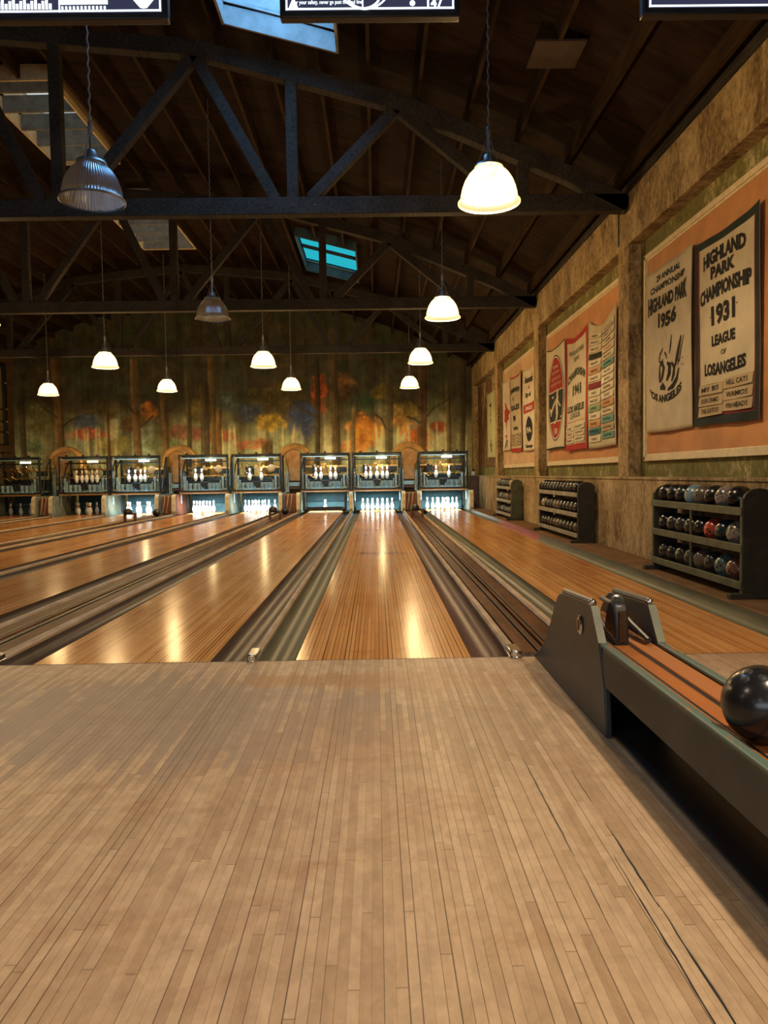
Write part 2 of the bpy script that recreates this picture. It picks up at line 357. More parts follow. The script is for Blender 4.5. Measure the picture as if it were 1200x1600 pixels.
# right wall: lower wall, piers, lintel, recessed painted panels
wr = struct(MB().box(WX, WX+.4, RY, BY, -.14, .995).build('wall_right', 'plaster', smooth=0))
MB().box(WX-.012, RX, RY, BY, .995, 1.03).build('wall_sill', 'plaster', wr, .006)
MB().box(WX, WX+.4, RY, BY, 3.985, 4.62).build('wall_lintel', 'plaster', wr)
MB().box(RX, RX+.2, RY, BY, .995, 4.1).build('wall_recess', 'greenband', wr, smooth=0)
PIERS = [(-1.0, -.55), (4.33, 4.78), (9.735, 10.15), (15.1, 15.54), (20.2, 20.64), (25.2, 25.65)]
for a, b in PIERS: MB().box(WX, RX, a, b, 1.02, 3.99).build('wall_pier', 'post', wr, .012)
BAYS = [(5.0, 9.54, 'peach'), (10.36, 14.95, 'peach'), (15.72, 20.02, 'peachpale')]
for a, b, m in BAYS:
    z0, z1 = 1.235, 3.76
    MB().box(RX-.02, RX, a, b, z0, z1).build('wall_panel', m, wr)
    f = MB()
    for y0, y1, q0, q1 in ((a, b, z0-.01, z0+.05), (a, b, z1-.05, z1+.01), (a-.01, a+.05, z0, z1), (b-.05, b+.01, z0, z1)): f.box(RX-.045, RX, y0, y1, q0, q1)
    for y0, y1, q0, q1 in ((a+.05, b-.05, z0+.05, z0+.075), (a+.05, b-.05, z1-.075, z1-.05), (b-.075, b-.05, z0+.05, z1-.05)): f.box(RX-.03, RX, y0, y1, q0, q1)
    f.build('wall_panel_trim', 'cream', wr, .004)
MB().box(RX-.02, RX, 20.8, 25.1, 1.3, 3.9).build('wall_panel', 'brownpanel', wr)
# conduit at the pier head
MB().tube([(WX-.01, 10.1, 4.58), (WX-.012, 10.1, 4.3), (WX-.012, 10.1, 4.05)], .008, 6).build('wall_conduit', 'black', wr)

# mural wall: painted autumn forest
def mural():
    nx, nz = 700, 280
    X = np.linspace(LX-.1, WX+.35, nx+1); Zs = np.linspace(-.2, 7.2, nz+1)
    gx, gz = np.meshgrid(X, Zs)
    verts = np.stack([gx, np.full_like(gx, BY), gz], -1).reshape(-1, 3)
    i = np.arange(nx)[None, :]+np.arange(nz)[:, None]*(nx+1)
    quads = np.stack([i, i+1, i+nx+2, i+nx+1], -1).reshape(-1, 4)
    me = bpy.data.meshes.new('wall_mural'); me.from_pydata(verts.tolist(), [], quads.tolist())
    rng = np.random.default_rng(3)
    def vn(sx, sz, seed=0):
        g = np.random.default_rng(seed).random((int(7.5/sz)+3, int((WX-LX+.6)/sx)+3))
        u = (gx-LX+.1)/sx; v = (gz+.2)/sz; iu = u.astype(int); iv = v.astype(int); fu = u-iu; fv = v-iv
        fu = fu*fu*(3-2*fu); fv = fv*fv*(3-2*fv)
        return (g[iv, iu]*(1-fu)+g[iv, iu+1]*fu)*(1-fv)+(g[iv+1, iu]*(1-fu)+g[iv+1, iu+1]*fu)*fv
    def fbm(s_, seed): return .5*vn(s_, s_, seed)+.27*vn(s_/2.1, s_/2.1, seed+1)+.15*vn(s_/4.3, s_/4.3, seed+2)+.08*vn(s_/9, s_/9, seed+3)
    col = np.zeros(gx.shape+(3,))
    def lay(mask, cc):
        cc = np.array(cc); col[:] = col*(1-mask[..., None])+cc*mask[..., None]
    sm = lambda a, b, x: np.clip((x-a)/(b-a), 0, 1)**2*(3-2*np.clip((x-a)/(b-a), 0, 1))
    col[:] = np.array((.24, .26, .155))
    lay(sm(.35, .7, fbm(1.1, 11)), (.27, .33, .24)); lay(sm(.45, .75, vn(.16, 2.6, 17))*.8, (.42, .40, .24))
    lay(sm(.55, .8, vn(.22, 3.0, 23))*.75, (.13, .11, .06))
    PX = lambda px: (px-590)*.02166; PZ = lambda py: 1.106+(741-py)*.02166
    # canopy, browner higher up, with the dim upper wall painted in as darkness
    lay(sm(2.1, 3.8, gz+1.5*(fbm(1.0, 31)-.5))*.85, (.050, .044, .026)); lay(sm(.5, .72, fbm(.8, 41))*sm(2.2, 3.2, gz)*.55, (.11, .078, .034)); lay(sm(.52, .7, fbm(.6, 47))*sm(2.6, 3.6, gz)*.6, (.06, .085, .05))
    def blob(px, py, rx, ry, cc, k=.85, seed=0):
        d = ((gx-PX(px))/(rx*.02166))**2+((gz-PZ(py))/(ry*.02166))**2
        n = fbm(.42, seed*7+100+int(px)); n2 = fbm(.10, 300+int(px)); n3 = fbm(.17, 500+int(px)); lay(sm(1.25, .25, d+2.2*(n-.5))*k*sm(.30, .60, .5*n2+.5*n3+.22*(1-np.clip(d, 0, 1))), cc); lay(sm(1.2, .5, d+2.0*(n-.5))*sm(.55, .68, n3)*.6, tuple(min(1, 1.7*q) for q in cc))
    for a in ((505, 615, 12, 32, (.30, .085, .03)), (575, 672, 30, 26, (.40, .17, .035)), (655, 685, 26, 24, (.34, .11, .03)), (690, 668, 18, 10, (.26, .07, .03)), (560, 695, 28, 12, (.38, .18, .05)),
              (478, 655, 24, 32, (.055, .08, .16)), (392, 640, 22, 18, (.07, .09, .13)), (425, 658, 24, 15, (.30, .22, .05)), (580, 628, 20, 18, (.045, .08, .04)), (600, 612, 26, 12, (.16, .13, .035)),
              (240, 640, 16, 16, (.34, .15, .04)), (140, 655, 26, 22, (.08, .11, .14)), (140, 672, 34, 10, (.28, .085, .045)), (215, 655, 26, 14, (.11, .075, .03)), (300, 672, 50, 12, (.17, .085, .06)), (350, 680, 26, 12, (.28, .09, .04)),
              (70, 650, 28, 28, (.12, .12, .05)), (185, 690, 30, 14, (.20, .19, .07)), (320, 640, 26, 20, (.15, .13, .05)), (360, 625, 24, 22, (.09, .12, .10)), (540, 600, 24, 22, (.19, .11, .04)), (430, 620, 40, 20, (.10, .085, .035)),
              (690, 630, 26, 20, (.10, .11, .05)), (630, 660, 14, 20, (.30, .16, .05)), (400, 690, 30, 10, (.28, .10, .05)), (640, 640, 30, 14, (.2, .15, .05)), (60, 690, 20, 16, (.10, .14, .08)), (260, 690, 30, 12, (.13, .16, .08)), (170, 630, 40, 18, (.09, .075, .03))): blob(*a)
    # slender pale trunks low down
    for px in (128, 137, 146, 155, 164, 186, 342, 352, 362, 370, 448, 462, 545, 556, 590, 600, 625, 640, 672, 684, 696):
        x0 = PX(px)+.05*np.sin(gz*1.3+px); wdt = .045+.02*rng.random()
        lay(sm(wdt, wdt*.5, abs(gx-x0))*sm(2.95, 2.6, gz)*.7, (.46, .42, .24))
    def trunk(px, wpx, top, cc, k=.95, bark=.5):
        wdt = wpx*.02166/2; x0 = PX(px)+.03*np.sin(gz*1.1+px); d = (gx-x0)/(wdt*(1+.12*np.clip(2.0-gz, 0, 2)))
        m = sm(1.1, .85, abs(d))*sm(PZ(top)+.25, PZ(top)-.1, gz)
        sh = np.clip(.78-.35*d, .3, 1.2)*(.75+bark*vn(.05, .7, 61))
        mk = m*k; col[:] = col*(1-mk[..., None])+(np.array(cc)*sh[..., None])*mk[..., None]
    for a in ((100, 15, 560, (.20, .13, .06)), (220, 13, 560, (.22, .15, .075)), (263, 12, 610, (.17, .12, .055)), (175, 5, 640, (.15, .08, .04)), (325, 14, 600, (.12, .10, .06)), (338, 10, 560, (.20, .15, .07)), (348, 9, 640, (.22, .14, .06)),
              (500, 8, 560, (.09, .075, .04)), (527, 14, 520, (.15, .115, .06)), (612, 13, 600, (.15, .13, .07)), (663, 14, 560, (.15, .10, .05)), (703, 7, 600, (.17, .13, .07)), (726, 9, 540, (.10, .09, .05)), (420, 18, 690, (.14, .10, .05)), (45, 10, 580, (.12, .10, .05)), (556, 7, 640, (.2, .16, .08)), (300, 8, 580, (.14, .12, .06))): trunk(*a)
    def branch(pts, wd, cc):
        for (xa, ya), (xb, yb) in zip(pts, pts[1:]):
            ax, az, bx, bz = PX(xa), PZ(ya), PX(xb), PZ(yb); L2 = (bx-ax)**2+(bz-az)**2
            t = np.clip(((gx-ax)*(bx-ax)+(gz-az)*(bz-az))/L2, 0, 1); d = np.hypot(gx-ax-t*(bx-ax), gz-az-t*(bz-az))
            lay(sm(wd, wd*.5, d)*.85, cc)
    for pts in ([(98, 646), (85, 636), (72, 625)], [(106, 660), (118, 650), (132, 645)], [(216, 640), (206, 626), (200, 612)], [(226, 662), (236, 655), (246, 645)], [(268, 640), (280, 632), (286, 624)], [(498, 650), (485, 642), (472, 636)],
                [(670, 652), (680, 640), (698, 630), (712, 618)], [(660, 640), (648, 628), (632, 622)], [(606, 670), (600, 655), (590, 648)], [(660, 662), (650, 655), (640, 652)]): branch(pts, .05, (.075, .06, .035))
    col *= ((.8+.95*sm(3.9, 2.3, gz+.8*(fbm(.9, 97)-.5)))*(.55+.9*fbm(.25, 91)))[..., None]; col *= (.84+.32*fbm(.09, 93))[..., None]; col *= (.85+.3*vn(.06, .9, 77))[..., None]  # paint also dims with height, standing for the unlit wall above the lamps
    col = 1.42*np.clip(col, 0, 1)**1.22
    at = me.color_attributes.new('mural_paint', 'FLOAT_COLOR', 'POINT')
    rgba = np.ones((len(verts), 4), np.float32); rgba[:, :3] = np.clip(col, 0, 1).reshape(-1, 3); at.data.foreach_set('color', rgba.ravel())
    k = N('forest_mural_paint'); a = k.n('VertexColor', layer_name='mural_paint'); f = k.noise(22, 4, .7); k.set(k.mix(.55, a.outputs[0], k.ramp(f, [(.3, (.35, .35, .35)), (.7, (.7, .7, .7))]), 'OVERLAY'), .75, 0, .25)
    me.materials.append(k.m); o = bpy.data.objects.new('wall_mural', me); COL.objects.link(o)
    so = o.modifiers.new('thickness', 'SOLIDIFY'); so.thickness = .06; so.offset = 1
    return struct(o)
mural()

# roof: boards on joists, with the skylight openings left out
HOLES = [(-1.72, -.40, 6.3, 9.25), (-1.72, -.40, 17.3, 20.1), (-5.70, -4.6, 11.2, 14.1), (-5.70, -4.45, 15.9, 19.3)]
xs = sorted(set([LX-.12, WX+.4] + [h for H in HOLES for h in H[:2]] + list(np.linspace(LX-.12, WX+.4, 27))))
ys = sorted(set([RY-.1, BY+.1] + [h for H in HOLES for h in H[2:]]))
rf = MB(); T = .42
for a, b in zip(xs, xs[1:]):
    for p, q in zip(ys, ys[1:]):
        if any(H[0]-1e-6 <= a and b <= H[1]+1e-6 and H[2]-1e-6 <= p and q <= H[3]+1e-6 for H in HOLES): continue
        rf.add([(a, p, arc(a)+T), (b, p, arc(b)+T), (b, q, arc(b)+T), (a, q, arc(a)+T), (a, p, arc(a)+T+.06), (b, p, arc(b)+T+.06), (b, q, arc(b)+T+.06), (a, q, arc(a)+T+.06)],
               [(0, 3, 2, 1), (4, 5, 6, 7), (0, 1, 5, 4), (1, 2, 6, 5), (2, 3, 7, 6), (3, 0, 4, 7)])
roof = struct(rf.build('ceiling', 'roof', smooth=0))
for i in range(25):
    x = -11.9+i*.625
    if x > WX+.1: break
    segs = [(RY, BY)]
    for H in HOLES:
        if H[0]-.03 < x < H[1]+.03:
            segs = [t for a, b in segs for t in (((a, H[2]-.03), (H[3]+.03, b)) if a < H[2] < b else ((a, b),))]
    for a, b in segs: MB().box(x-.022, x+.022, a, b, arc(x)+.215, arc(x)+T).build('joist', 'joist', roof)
struct(MB().box(WX-.02, WX+.4, RY, BY, 4.62, 5.0).build('wall_plate', 'truss', wr))
for n, (a, b, p, q) in enumerate(HOLES):
    hh = .46 if n != 1 else .10
    wdw = MB(); t = .03
    for x in (a, b):
        x0, x1 = (x-t, x) if x == a else (x, x+t); wdw.box(x0, x1, p-t, q+t, arc(x)+.20, arc((a+b)/2)+T+hh)
    def endw(y0, y1): wdw.add([(a, y0, arc(a)+.2), (b, y0, arc(b)+.2), (b, y1, arc(b)+.2), (a, y1, arc(a)+.2), (a, y0, arc(a)+T+hh), (b, y0, arc(b)+T+hh), (b, y1, arc(b)+T+hh), (a, y1, arc(a)+T+hh)], [(0, 3, 2, 1), (4, 5, 6, 7), (0, 1, 5, 4), (1, 2, 6, 5), (2, 3, 7, 6), (3, 0, 4, 7)])
    endw(p-t, p); endw(q, q+t)
    wo = struct(wdw.build('window_%d' % (n+1), ('well', 'wellskytint', 'cream', 'cream')[n], smooth=0))
    zc = lambda x: arc(x)+T+hh-.05
    MB().add([(a, p, zc(a)), (b, p, zc(b)), (b, q, zc(b)), (a, q, zc(a)), (a, p, zc(a)+.01), (b, p, zc(b)+.01), (b, q, zc(b)+.01), (a, q, zc(a)+.01)], [(0, 3, 2, 1), (4, 5, 6, 7), (0, 1, 5, 4), (1, 2, 6, 5), (2, 3, 7, 6), (3, 0, 4, 7)]).build('window_pane', 'pane_open' if n in (0,) else ('pane_cyan' if n == 1 else 'pane_clear'), wo, smooth=0)
    if n < 2:
        MB().beam((a, (p+q)/2, zc(a)-.04), (b, (p+q)/2, zc(b)-.04), .07, .07).build('window_bar', 'truss', wo)
        MB().beam((a, q-.012, arc(a)+.46), (b, q-.012, arc(b)+.46), .02, .03).build('window_trim', 'well', wo)
    else:
        y = p+.3
        while y < q: MB().beam((a, y, arc(a)+.32), (b, y, arc(b)+.32), .05, .25).build('window_bar', 'bargrey', wo); y += .6

# ---------------------------------------------------------------- roof trusses
def truss(y, label):
    t = thing('roof_truss', label, 'truss', (0, y, 0), 'timber roof trusses')
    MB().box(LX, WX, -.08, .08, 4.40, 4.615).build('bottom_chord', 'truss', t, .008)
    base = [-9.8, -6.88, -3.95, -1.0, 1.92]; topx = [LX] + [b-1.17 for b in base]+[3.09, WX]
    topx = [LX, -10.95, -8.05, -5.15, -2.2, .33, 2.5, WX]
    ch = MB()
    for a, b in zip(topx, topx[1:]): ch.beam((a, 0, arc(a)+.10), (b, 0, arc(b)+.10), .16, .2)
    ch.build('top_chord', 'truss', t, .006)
    for i, b in enumerate(base):
        MB().beam((b, 0, 4.6), (b, 0, arc(b)+.05), .14, .14).build('web_post', 'truss', t, .006)
        for sg, tx in ((-1, topx[i+1]), (1, topx[i+2])):
            if tx > 2.3: continue
            MB().beam((b+sg*.22, 0, 4.6), (tx, 0, arc(tx)+.03), .13, .14).build('web_diagonal', 'truss', t, .006)
    for b in (-1.28, -1.0, -.72):
        MB().lathe([(.0001, .095), (.018, .09), (.018, .075), (.0001, .074)], (b, 0, 4.5), 8, 'y').build('bolt', 'black', t)
truss(9.8, 'nearest timber roof truss, its middle struts catching blue daylight')
truss(15.3, 'second timber roof truss, between nearest truss and the far one')
truss(20.7, 'farthest timber roof truss, just in front of the mural wall')

# ---------------------------------------------------------------- lanes, gutters, dividers, return decks
PEND = 24.3
for i, x in enumerate(LANES):
    tag(MB().box(x-LW, x+LW, FY+.006, PEND, -.05, .0).build('bowling_lane', 'lane', smooth=0), 'polished narrow-board wooden bowling lane, the '+LNAME[i], 'bowling lane', 'bowling lanes')
def gut(x0, x1, m, label, y1=22.35, segs=None, rise=0):
    n = 12; xc, r = (x0+x1)/2, (x1-x0)/2
    def strip(ya, yb):
        b = MB(); pr = [(xc-r*math.cos(PI*j/n), -.085*math.sin(PI*j/n)-.004) for j in range(n+1)]
        if rise: pr = [(xc-r*math.cos(PI*j/n), -.085*math.sin(PI*j/n)-.004+(rise*max(0, (j-n/2)/(n/2))**1.3)) for j in range(n+1)]
        vs = []; fs = []
        for y in (ya, yb):
            vs += [(p[0], y, p[1]) for p in pr]+[(p[0], y, p[1]-.006) for p in pr[::-1]]
        k = 2*(n+1)
        fs = [(j, (j+1) % k, k+(j+1) % k, k+j) for j in range(k)]
        return b.add(vs, fs)
    if not segs:
        o = strip(FY+.004, y1).build('gutter', m, smooth=50)
    else:
        o = bpy.data.objects.new('gutter', None); COL.objects.link(o)
        for ya, yb, mm, lb in segs: strip(ya, yb).build('gutter_section', mm, o, smooth=50, label=lb)
    tag(o, label, 'gutter', 'lane gutters'); return o
GW = .232
for i, x in enumerate(LANES):
    nm = LNAME[i]
    gut(x-LW-GW, x-LW-.004, 'guttergreen' if i in (6, 7) else 'gutter', 'gutter along the left edge of the '+nm)
    if i < 7: gut(x+LW+.004, x+LW+GW, 'gutterplum' if i == 6 else 'gutter', 'gutter along the right edge of the '+nm)
    else: gut(x+LW+.004, 2.797, 'guttergreen', 'green and red gutter beside the ledge under the ball racks', segs=[(FY+.004, 12.9, 'guttergreen', None), (12.9, 17.2, 'gutterred', 'red painted gutter section'), (17.2, 22.35, 'guttergreen', None)], rise=.048)
def cap(x, label, end=True, w_=.062):
    t = thing('lane_divider', label, 'divider', (x, 0, 0), 'lane dividers')
    pr = [(-w_/2, -.1), (w_/2, -.1), (w_/2, .012), (w_/2-.012, .028), (-w_/2+.012, .028), (-w_/2, .012)]
    MB().prism(pr, FY+.03, 22.3).build('divider_strip', 'cap', t)
    if end:
        b = MB(); hw = w_/2+.006
        pl = [(-hw, FY+.15)]+[(-hw*math.cos(a), FY-.01-hw*1.1*math.sin(a)) for a in np.linspace(0, PI, 9)]+[(hw, FY+.15)]
        b.prism(pl, -.004, .046, 'xy'); b.prism([(p[0]*1.1, FY-.01+(p[1]-FY+.01)*1.06) for p in pl], 0, .014, 'xy')
        b.build('end_cap', 'chrome', t, .008, label='worn silver end cap')
for a, b, n in ((5, 6, 'third and second lanes from the right wall'), (3, 4, 'fifth and fourth lanes from the right wall'), (1, 2, 'seventh and sixth lanes from the right wall')):
    cap((LANES[a]+LANES[b])/2, 'low wooden divider strip between '+n, w_=.046)
def deck(i, x0, x1):
    t = thing('ball_return_track', 'grooved wooden ball return deck between lanes, '+PNAME[i]+' of four', 'ball return track', (0, 0, 0), 'ball return decks')
    w_ = x1-x0; b = MB(); y0, y1 = FY+.04, 22.3
    for f0, f1, z, m in ((0, .3, .012, 'deck'), (.36, .46, .016, 'deck'), (.52, .60, .016, 'deck'), (.66, 1, .012, 'deck')):
        MB().box(x0+w_*f0, x0+w_*f1, y0, y1, -.08, z).build('deck_board', m, t, .004)
    MB().box(x0, x1, y0, y1, -.13, -.03).build('groove_bed', 'deckdark', t)
    for f in (.34, .63): MB().box(x0+w_*f-.006, x0+w_*f+.006, y0, y1, -.04, .018).build('track_rail', 'darkmetal', t)
for i, (a, b) in enumerate(((0, 1), (2, 3), (4, 5), (6, 7))):
    l, r = LANES[a]+LW+GW, LANES[b]-LW-GW
    cap(l+.034, 'wooden edge strip on the left of the return deck, '+PNAME[i]+' of four'); cap(r-.034, 'wooden edge strip on the right of the return deck, '+PNAME[i]+' of four', i != 3)
    deck(i, l+.079, r-.079)

# ---------------------------------------------------------------- bowling pins
PROF = [(.0001, 0), (.0258, 0), (.0275, .006), (.0358, .019), (.0490, .057), (.0577, .086), (.0605, .114), (.0580, .149), (.0465, .184), (.0340, .219), (.0262, .238), (.0236, .254), (.0240, .276), (.0278, .305), (.0316, .330), (.0323, .343), (.0305, .359), (.0235, .373), (.0120, .3795), (.0001, .381)]
pm = MB(); n0 = 0
for (a, b) in zip(PROF, PROF[1:]):
    pm.k = 1 if .236 < (a[1]+b[1])/2 < .272 else 0
    pm.lathe([a, b], n=16)
M['pinwhite'] = paint('pin_white_coating', (.80, .79, .74), .28, 0, .04, 9); M['pinred'] = paint('pin_red_stripe', (.5, .12, .07), .3)
PIN = pm.mesh('bowling_pin', ['pinwhite', 'pinred'], 60)
def pin(x, y, z, label, group, rot=(0, 0, 0)):
    o = bpy.data.objects.new('bowling_pin', PIN); COL.objects.link(o); o.location = (x, y, z); o.rotation_euler = rot; return tag(o, label, 'bowling pin', group)
ROWN = ['front', 'second', 'third', 'back']
HP = FY+18.29
RACKS = {7: None, 6: None, 4: None, 5: [(0, 0)], 3: [(3, 0), (3, 1), (2, 0), (1, 0), (2, 1), (1, 1), (0, 0), (3, 2)], 2: [(3, 0), (3, 1), (3, 2), (3, 3), (2, 0), (2, 1), (2, 2)], 1: [(3, 0), (2, 0), (3, 1), (2, 1), (3, 2), (1, 1)], 0: [(3, 0), (3, 1), (3, 2)]}
for li, keep in RACKS.items():
    for r_ in range(4):
        for j in range(r_+1):
            if keep is not None and (r_, j) not in keep: continue
            pos = 'at the front point' if r_ == 0 else '%s from left in %s row' % (ORD[j], ROWN[r_])
            pin(LANES[li]+(j-r_/2)*.3048, HP+r_*.264, .0005, 'pin %s, %s' % (pos, LNAME[li]), 'pins standing on the '+LNAME[li])

# ---------------------------------------------------------------- pinsetters
MY = 23.0
def helix(x, y, z0, z1, r, turns): 
    n = turns*6; return [(x+r*math.cos(2*PI*i/6), y+r*math.sin(2*PI*i/6), z0+(z1-z0)*i/n) for i in range(n+1)]
def make_pinsetter(wheel=False, seed=1):
    rnd = random.Random(seed)
    t = thing('pinsetter', '', 'pinsetter', (0, 0, 0), 'pinsetter machines above the pin decks')
    for sg in (-1, 1):
        MB().box(sg*.725-.025, sg*.725+.025, -.03, .03, .64, 1.79).build('corner_post', 'darkmetal', t, .006)
        MB().box(sg*.70-.03, sg*.70+.03, 0.80, .86, .1, 1.75).build('corner_post', 'darkmetal', t, .006)
        MB().tube([(sg*.760, .0, .62), (sg*.735, 0, 1.3), (sg*.70, 0, 1.78)], .020, 8).build('side_brace', 'darkmetal', t)
        MB().tube([(sg*.755, .05, .66), (sg*.73, .5, 1.45), (sg*.70, .8, 1.7)], .02, 8).build('side_brace', 'darkmetal', t)
        MB().tube(helix(sg*.66, -.03, .72, 1.12, .016, 16), .005, 5).build('spring', 'chrome', t)
        MB().tube(helix(sg*.69, -.02, .72, 1.30, .013, 20), .0045, 5).build('spring', 'blue', t)
        MB().box(sg*.57-.03, sg*.57+.03, -.02, .03, .66, 1.13).build('guide_post', 'blue', t, .006)
        MB().box(sg*.50-.012, sg*.50+.012, -.05, -.02, .66, 1.0).build('guide_rod', 'blue', t, .004)
        MB().box(sg*.68-.012, sg*.68+.012, -.06, -.03, .32, .70).build('drop_arm', 'blue', t, .004)
    MB().box(-.74, .74, -.035, .03, 1.745, 1.785).build('top_rail', 'darkmetal', t, .006)
    MB().box(-.72, .72, -.01, .04, 1.665, 1.70).build('top_rail', 'blue', t, .006)
    MB().tube([(-.7, .2, 1.73), (.7, .2, 1.73)], .025, 8).build('shaft', 'darkmetal', t)
    for x in (-.5, 0, .42): MB().lathe([(.0001, -.03), (.035, -.03), (.035, .03), (.0001, .03)], (x, -.0, 1.80), 10, 'x').build('shaft_collar', 'darkmetal', t)
    MB().box(-.76, .76, -.07, .0, .655, .70).build('front_bar', 'black', t, .006)
    MB().box(-.74, .74, -.065, -.02, .605, .652).build('kick_strip', 'tanpanel', t, .004, label='tan strip along front bar')
    MB().box(-.60, .60, -.02, .8, .70, .725).build('cup_tray', 'blue', t, .004)
    for x in (-.43, -.285, -.15, .15, .285, .43):
        MB().lathe([(.045, .0), (.066, .20), (.062, .20), (.040, .01)], (x, .06, .725), 14).build('pin_cup', 'blue', t)
        MB().lathe([(.045, .0), (.066, .20), (.062, .20), (.040, .01)], (x*.8, .34, .725), 12).build('pin_cup', 'blue', t)
    MB().prism([(-.13, .96), (.13, .96), (.09, .86), (.03, .78), (-.03, .78), (-.09, .86)], .0, .10).build('centre_cup', 'darkmetal', t, .008)
    MB().box(-.62, .62, .10, .14, .955, .975).build('cup_rail', 'darkmetal', t, .003)
    MB().box(-.66, .66, .55, .60, 1.12, 1.16).build('cross_bar', 'brass', t, .004)
    MB().box(-.68, .68, .30, .34, 1.56, 1.60).build('cross_bar', 'darkmetal', t, .004)
    MB().box(-.66, .66, .75, .79, 1.36, 1.42).build('cross_bar', 'brass', t, .004)
    MB().box(-.02, .30, .36, .40, 1.565, 1.655).build('service_lamp', 'work', t, .004, label='glowing yellow service lamp panel')
    MB().box(-.45, -.2, .6, .82, 1.15, 1.42).build('gear_case', 'darkmetal', t, .02)
    MB().box(.36, .62, .6, .82, 1.2, 1.36).build('motor_case', 'black', t, .02)
    for k in range(20):
        x = rnd.uniform(-.58, .58); z = rnd.uniform(1.12, 1.55); y = rnd.uniform(.25, .6)
        MB().tube([(x, y, z), (x+rnd.uniform(-.18, .18), y+.05, z-rnd.uniform(.05, .28))], rnd.uniform(.009, .017), 6).build('lever', rnd.choice(['brass', 'chrome', 'brass', 'darkmetal']), t)
    for k in range(5):
        x = rnd.uniform(-.5, .3); z = rnd.uniform(1.35, 1.5)
        MB().lathe([(.0001, -.02), (.04, -.02), (.04, .02), (.0001, .02)], (x, .5, z), 12, 'y').build('pulley', 'brass', t)
    if wheel: 
        MB().lathe([(.0001, .02), (.09, .025), (.115, .018), (.115, -.018), (.0001, -.02)], (.42, .18, 1.35), 20, 'y').build('round_plate', 'tanpanel', t)
    MB().box(-.7, .7, 0.80, .84, .75, 1.1).build('rear_panel', 'darkmetal', t, .004)
    return t
protoA, protoB = make_pinsetter(False, 3), make_pinsetter(True, 5)
used = {0: 0, 1: 0}
for i, x in enumerate(LANES):
    wh = 1 if i in (2, 3, 4) else 0; base = (protoA, protoB)[wh]
    o = base if not used[wh] else copy_tree(base); used[wh] = 1
    o.location = (x, MY, 0)
    o['label'] = ('unlit dark' if i < 2 else 'blue-lit') + ' mechanical pinsetter with springs and cups above the '+LNAME[i]
# pins waiting upright inside the machines
for li, xs_ in ((6, (-.34, -.2, 0, .17, .31)), (2, (-.28, -.1, .08, .2)), (1, (-.3, -.15, 0, .16, .32)), (3, (-.3, -.12)), (4, (-.25, .1)), (7, (-.2, .2)), (5, (-.3, -.15, .15, .3))):
    for j, dx in enumerate(xs_):
        pin(LANES[li]+dx, MY+.22+.04*(j % 2), .985, 'pin %s from left up in the pinsetter, %s' % (ORD[j], LNAME[li]), 'pins held up in the pinsetters')

# pits: cushion curtain, sweep board, lights over the decks
for i, x in enumerate(LANES):
    t = thing('pit_curtain', 'teal padded pit curtain behind the pins, '+LNAME[i], 'pit curtain', (x, PEND+.03, 0), 'pit curtains')
    MB().box(-.70, .70, 0, .06, .27, .70).build('upper_pad', 'teal', t, .015)
    MB().box(-.70, .70, -.03, .06, -.03, .265).build('lower_pad', 'teallight', t, .02, label='paler teal lower pad')
    if i >= 2:
        area('machine_fill_light', (x, MY-.11, 1.69), (math.radians(12), 0, 0), 1.2, .035, MACHINE_FILL_W, (.45, .80, 1)).data.spread = math.radians(150)  # added cool fill that turns the machine fronts blue, no fitting there
        point('service_bulb_light', (x+.14, MY+.30, 1.50), SERV_W, (1, .72, .32), .04)
    if i >= 2: area('pin_deck_light', (x, 22.55, .62), (math.radians(48), 0, 0), 1.2, .08, PIT_W, (.72, .93, 1)).data.spread = math.radians(84)
t = thing('sweep_board', 'dark sweep board lowered in front of lone pin, third lane from right', 'sweep board', (LANES[5], 22.55, 0))
MB().box(-.60, .60, -.02, .02, .055, .17).build('board', 'black', t, .008)
for sg in (-1, 1): 
    MB().box(sg*.62-.03, sg*.62+.03, -.03, .2, .05, .62).build('sweep_arm', 'darkmetal', t, .01)
    MB().lathe([(.0001, -.04), (.07, -.04), (.07, .04), (.0001, .04)], (sg*.56, -.02, .09), 14, 'x').build('sweep_pivot', 'black', t)

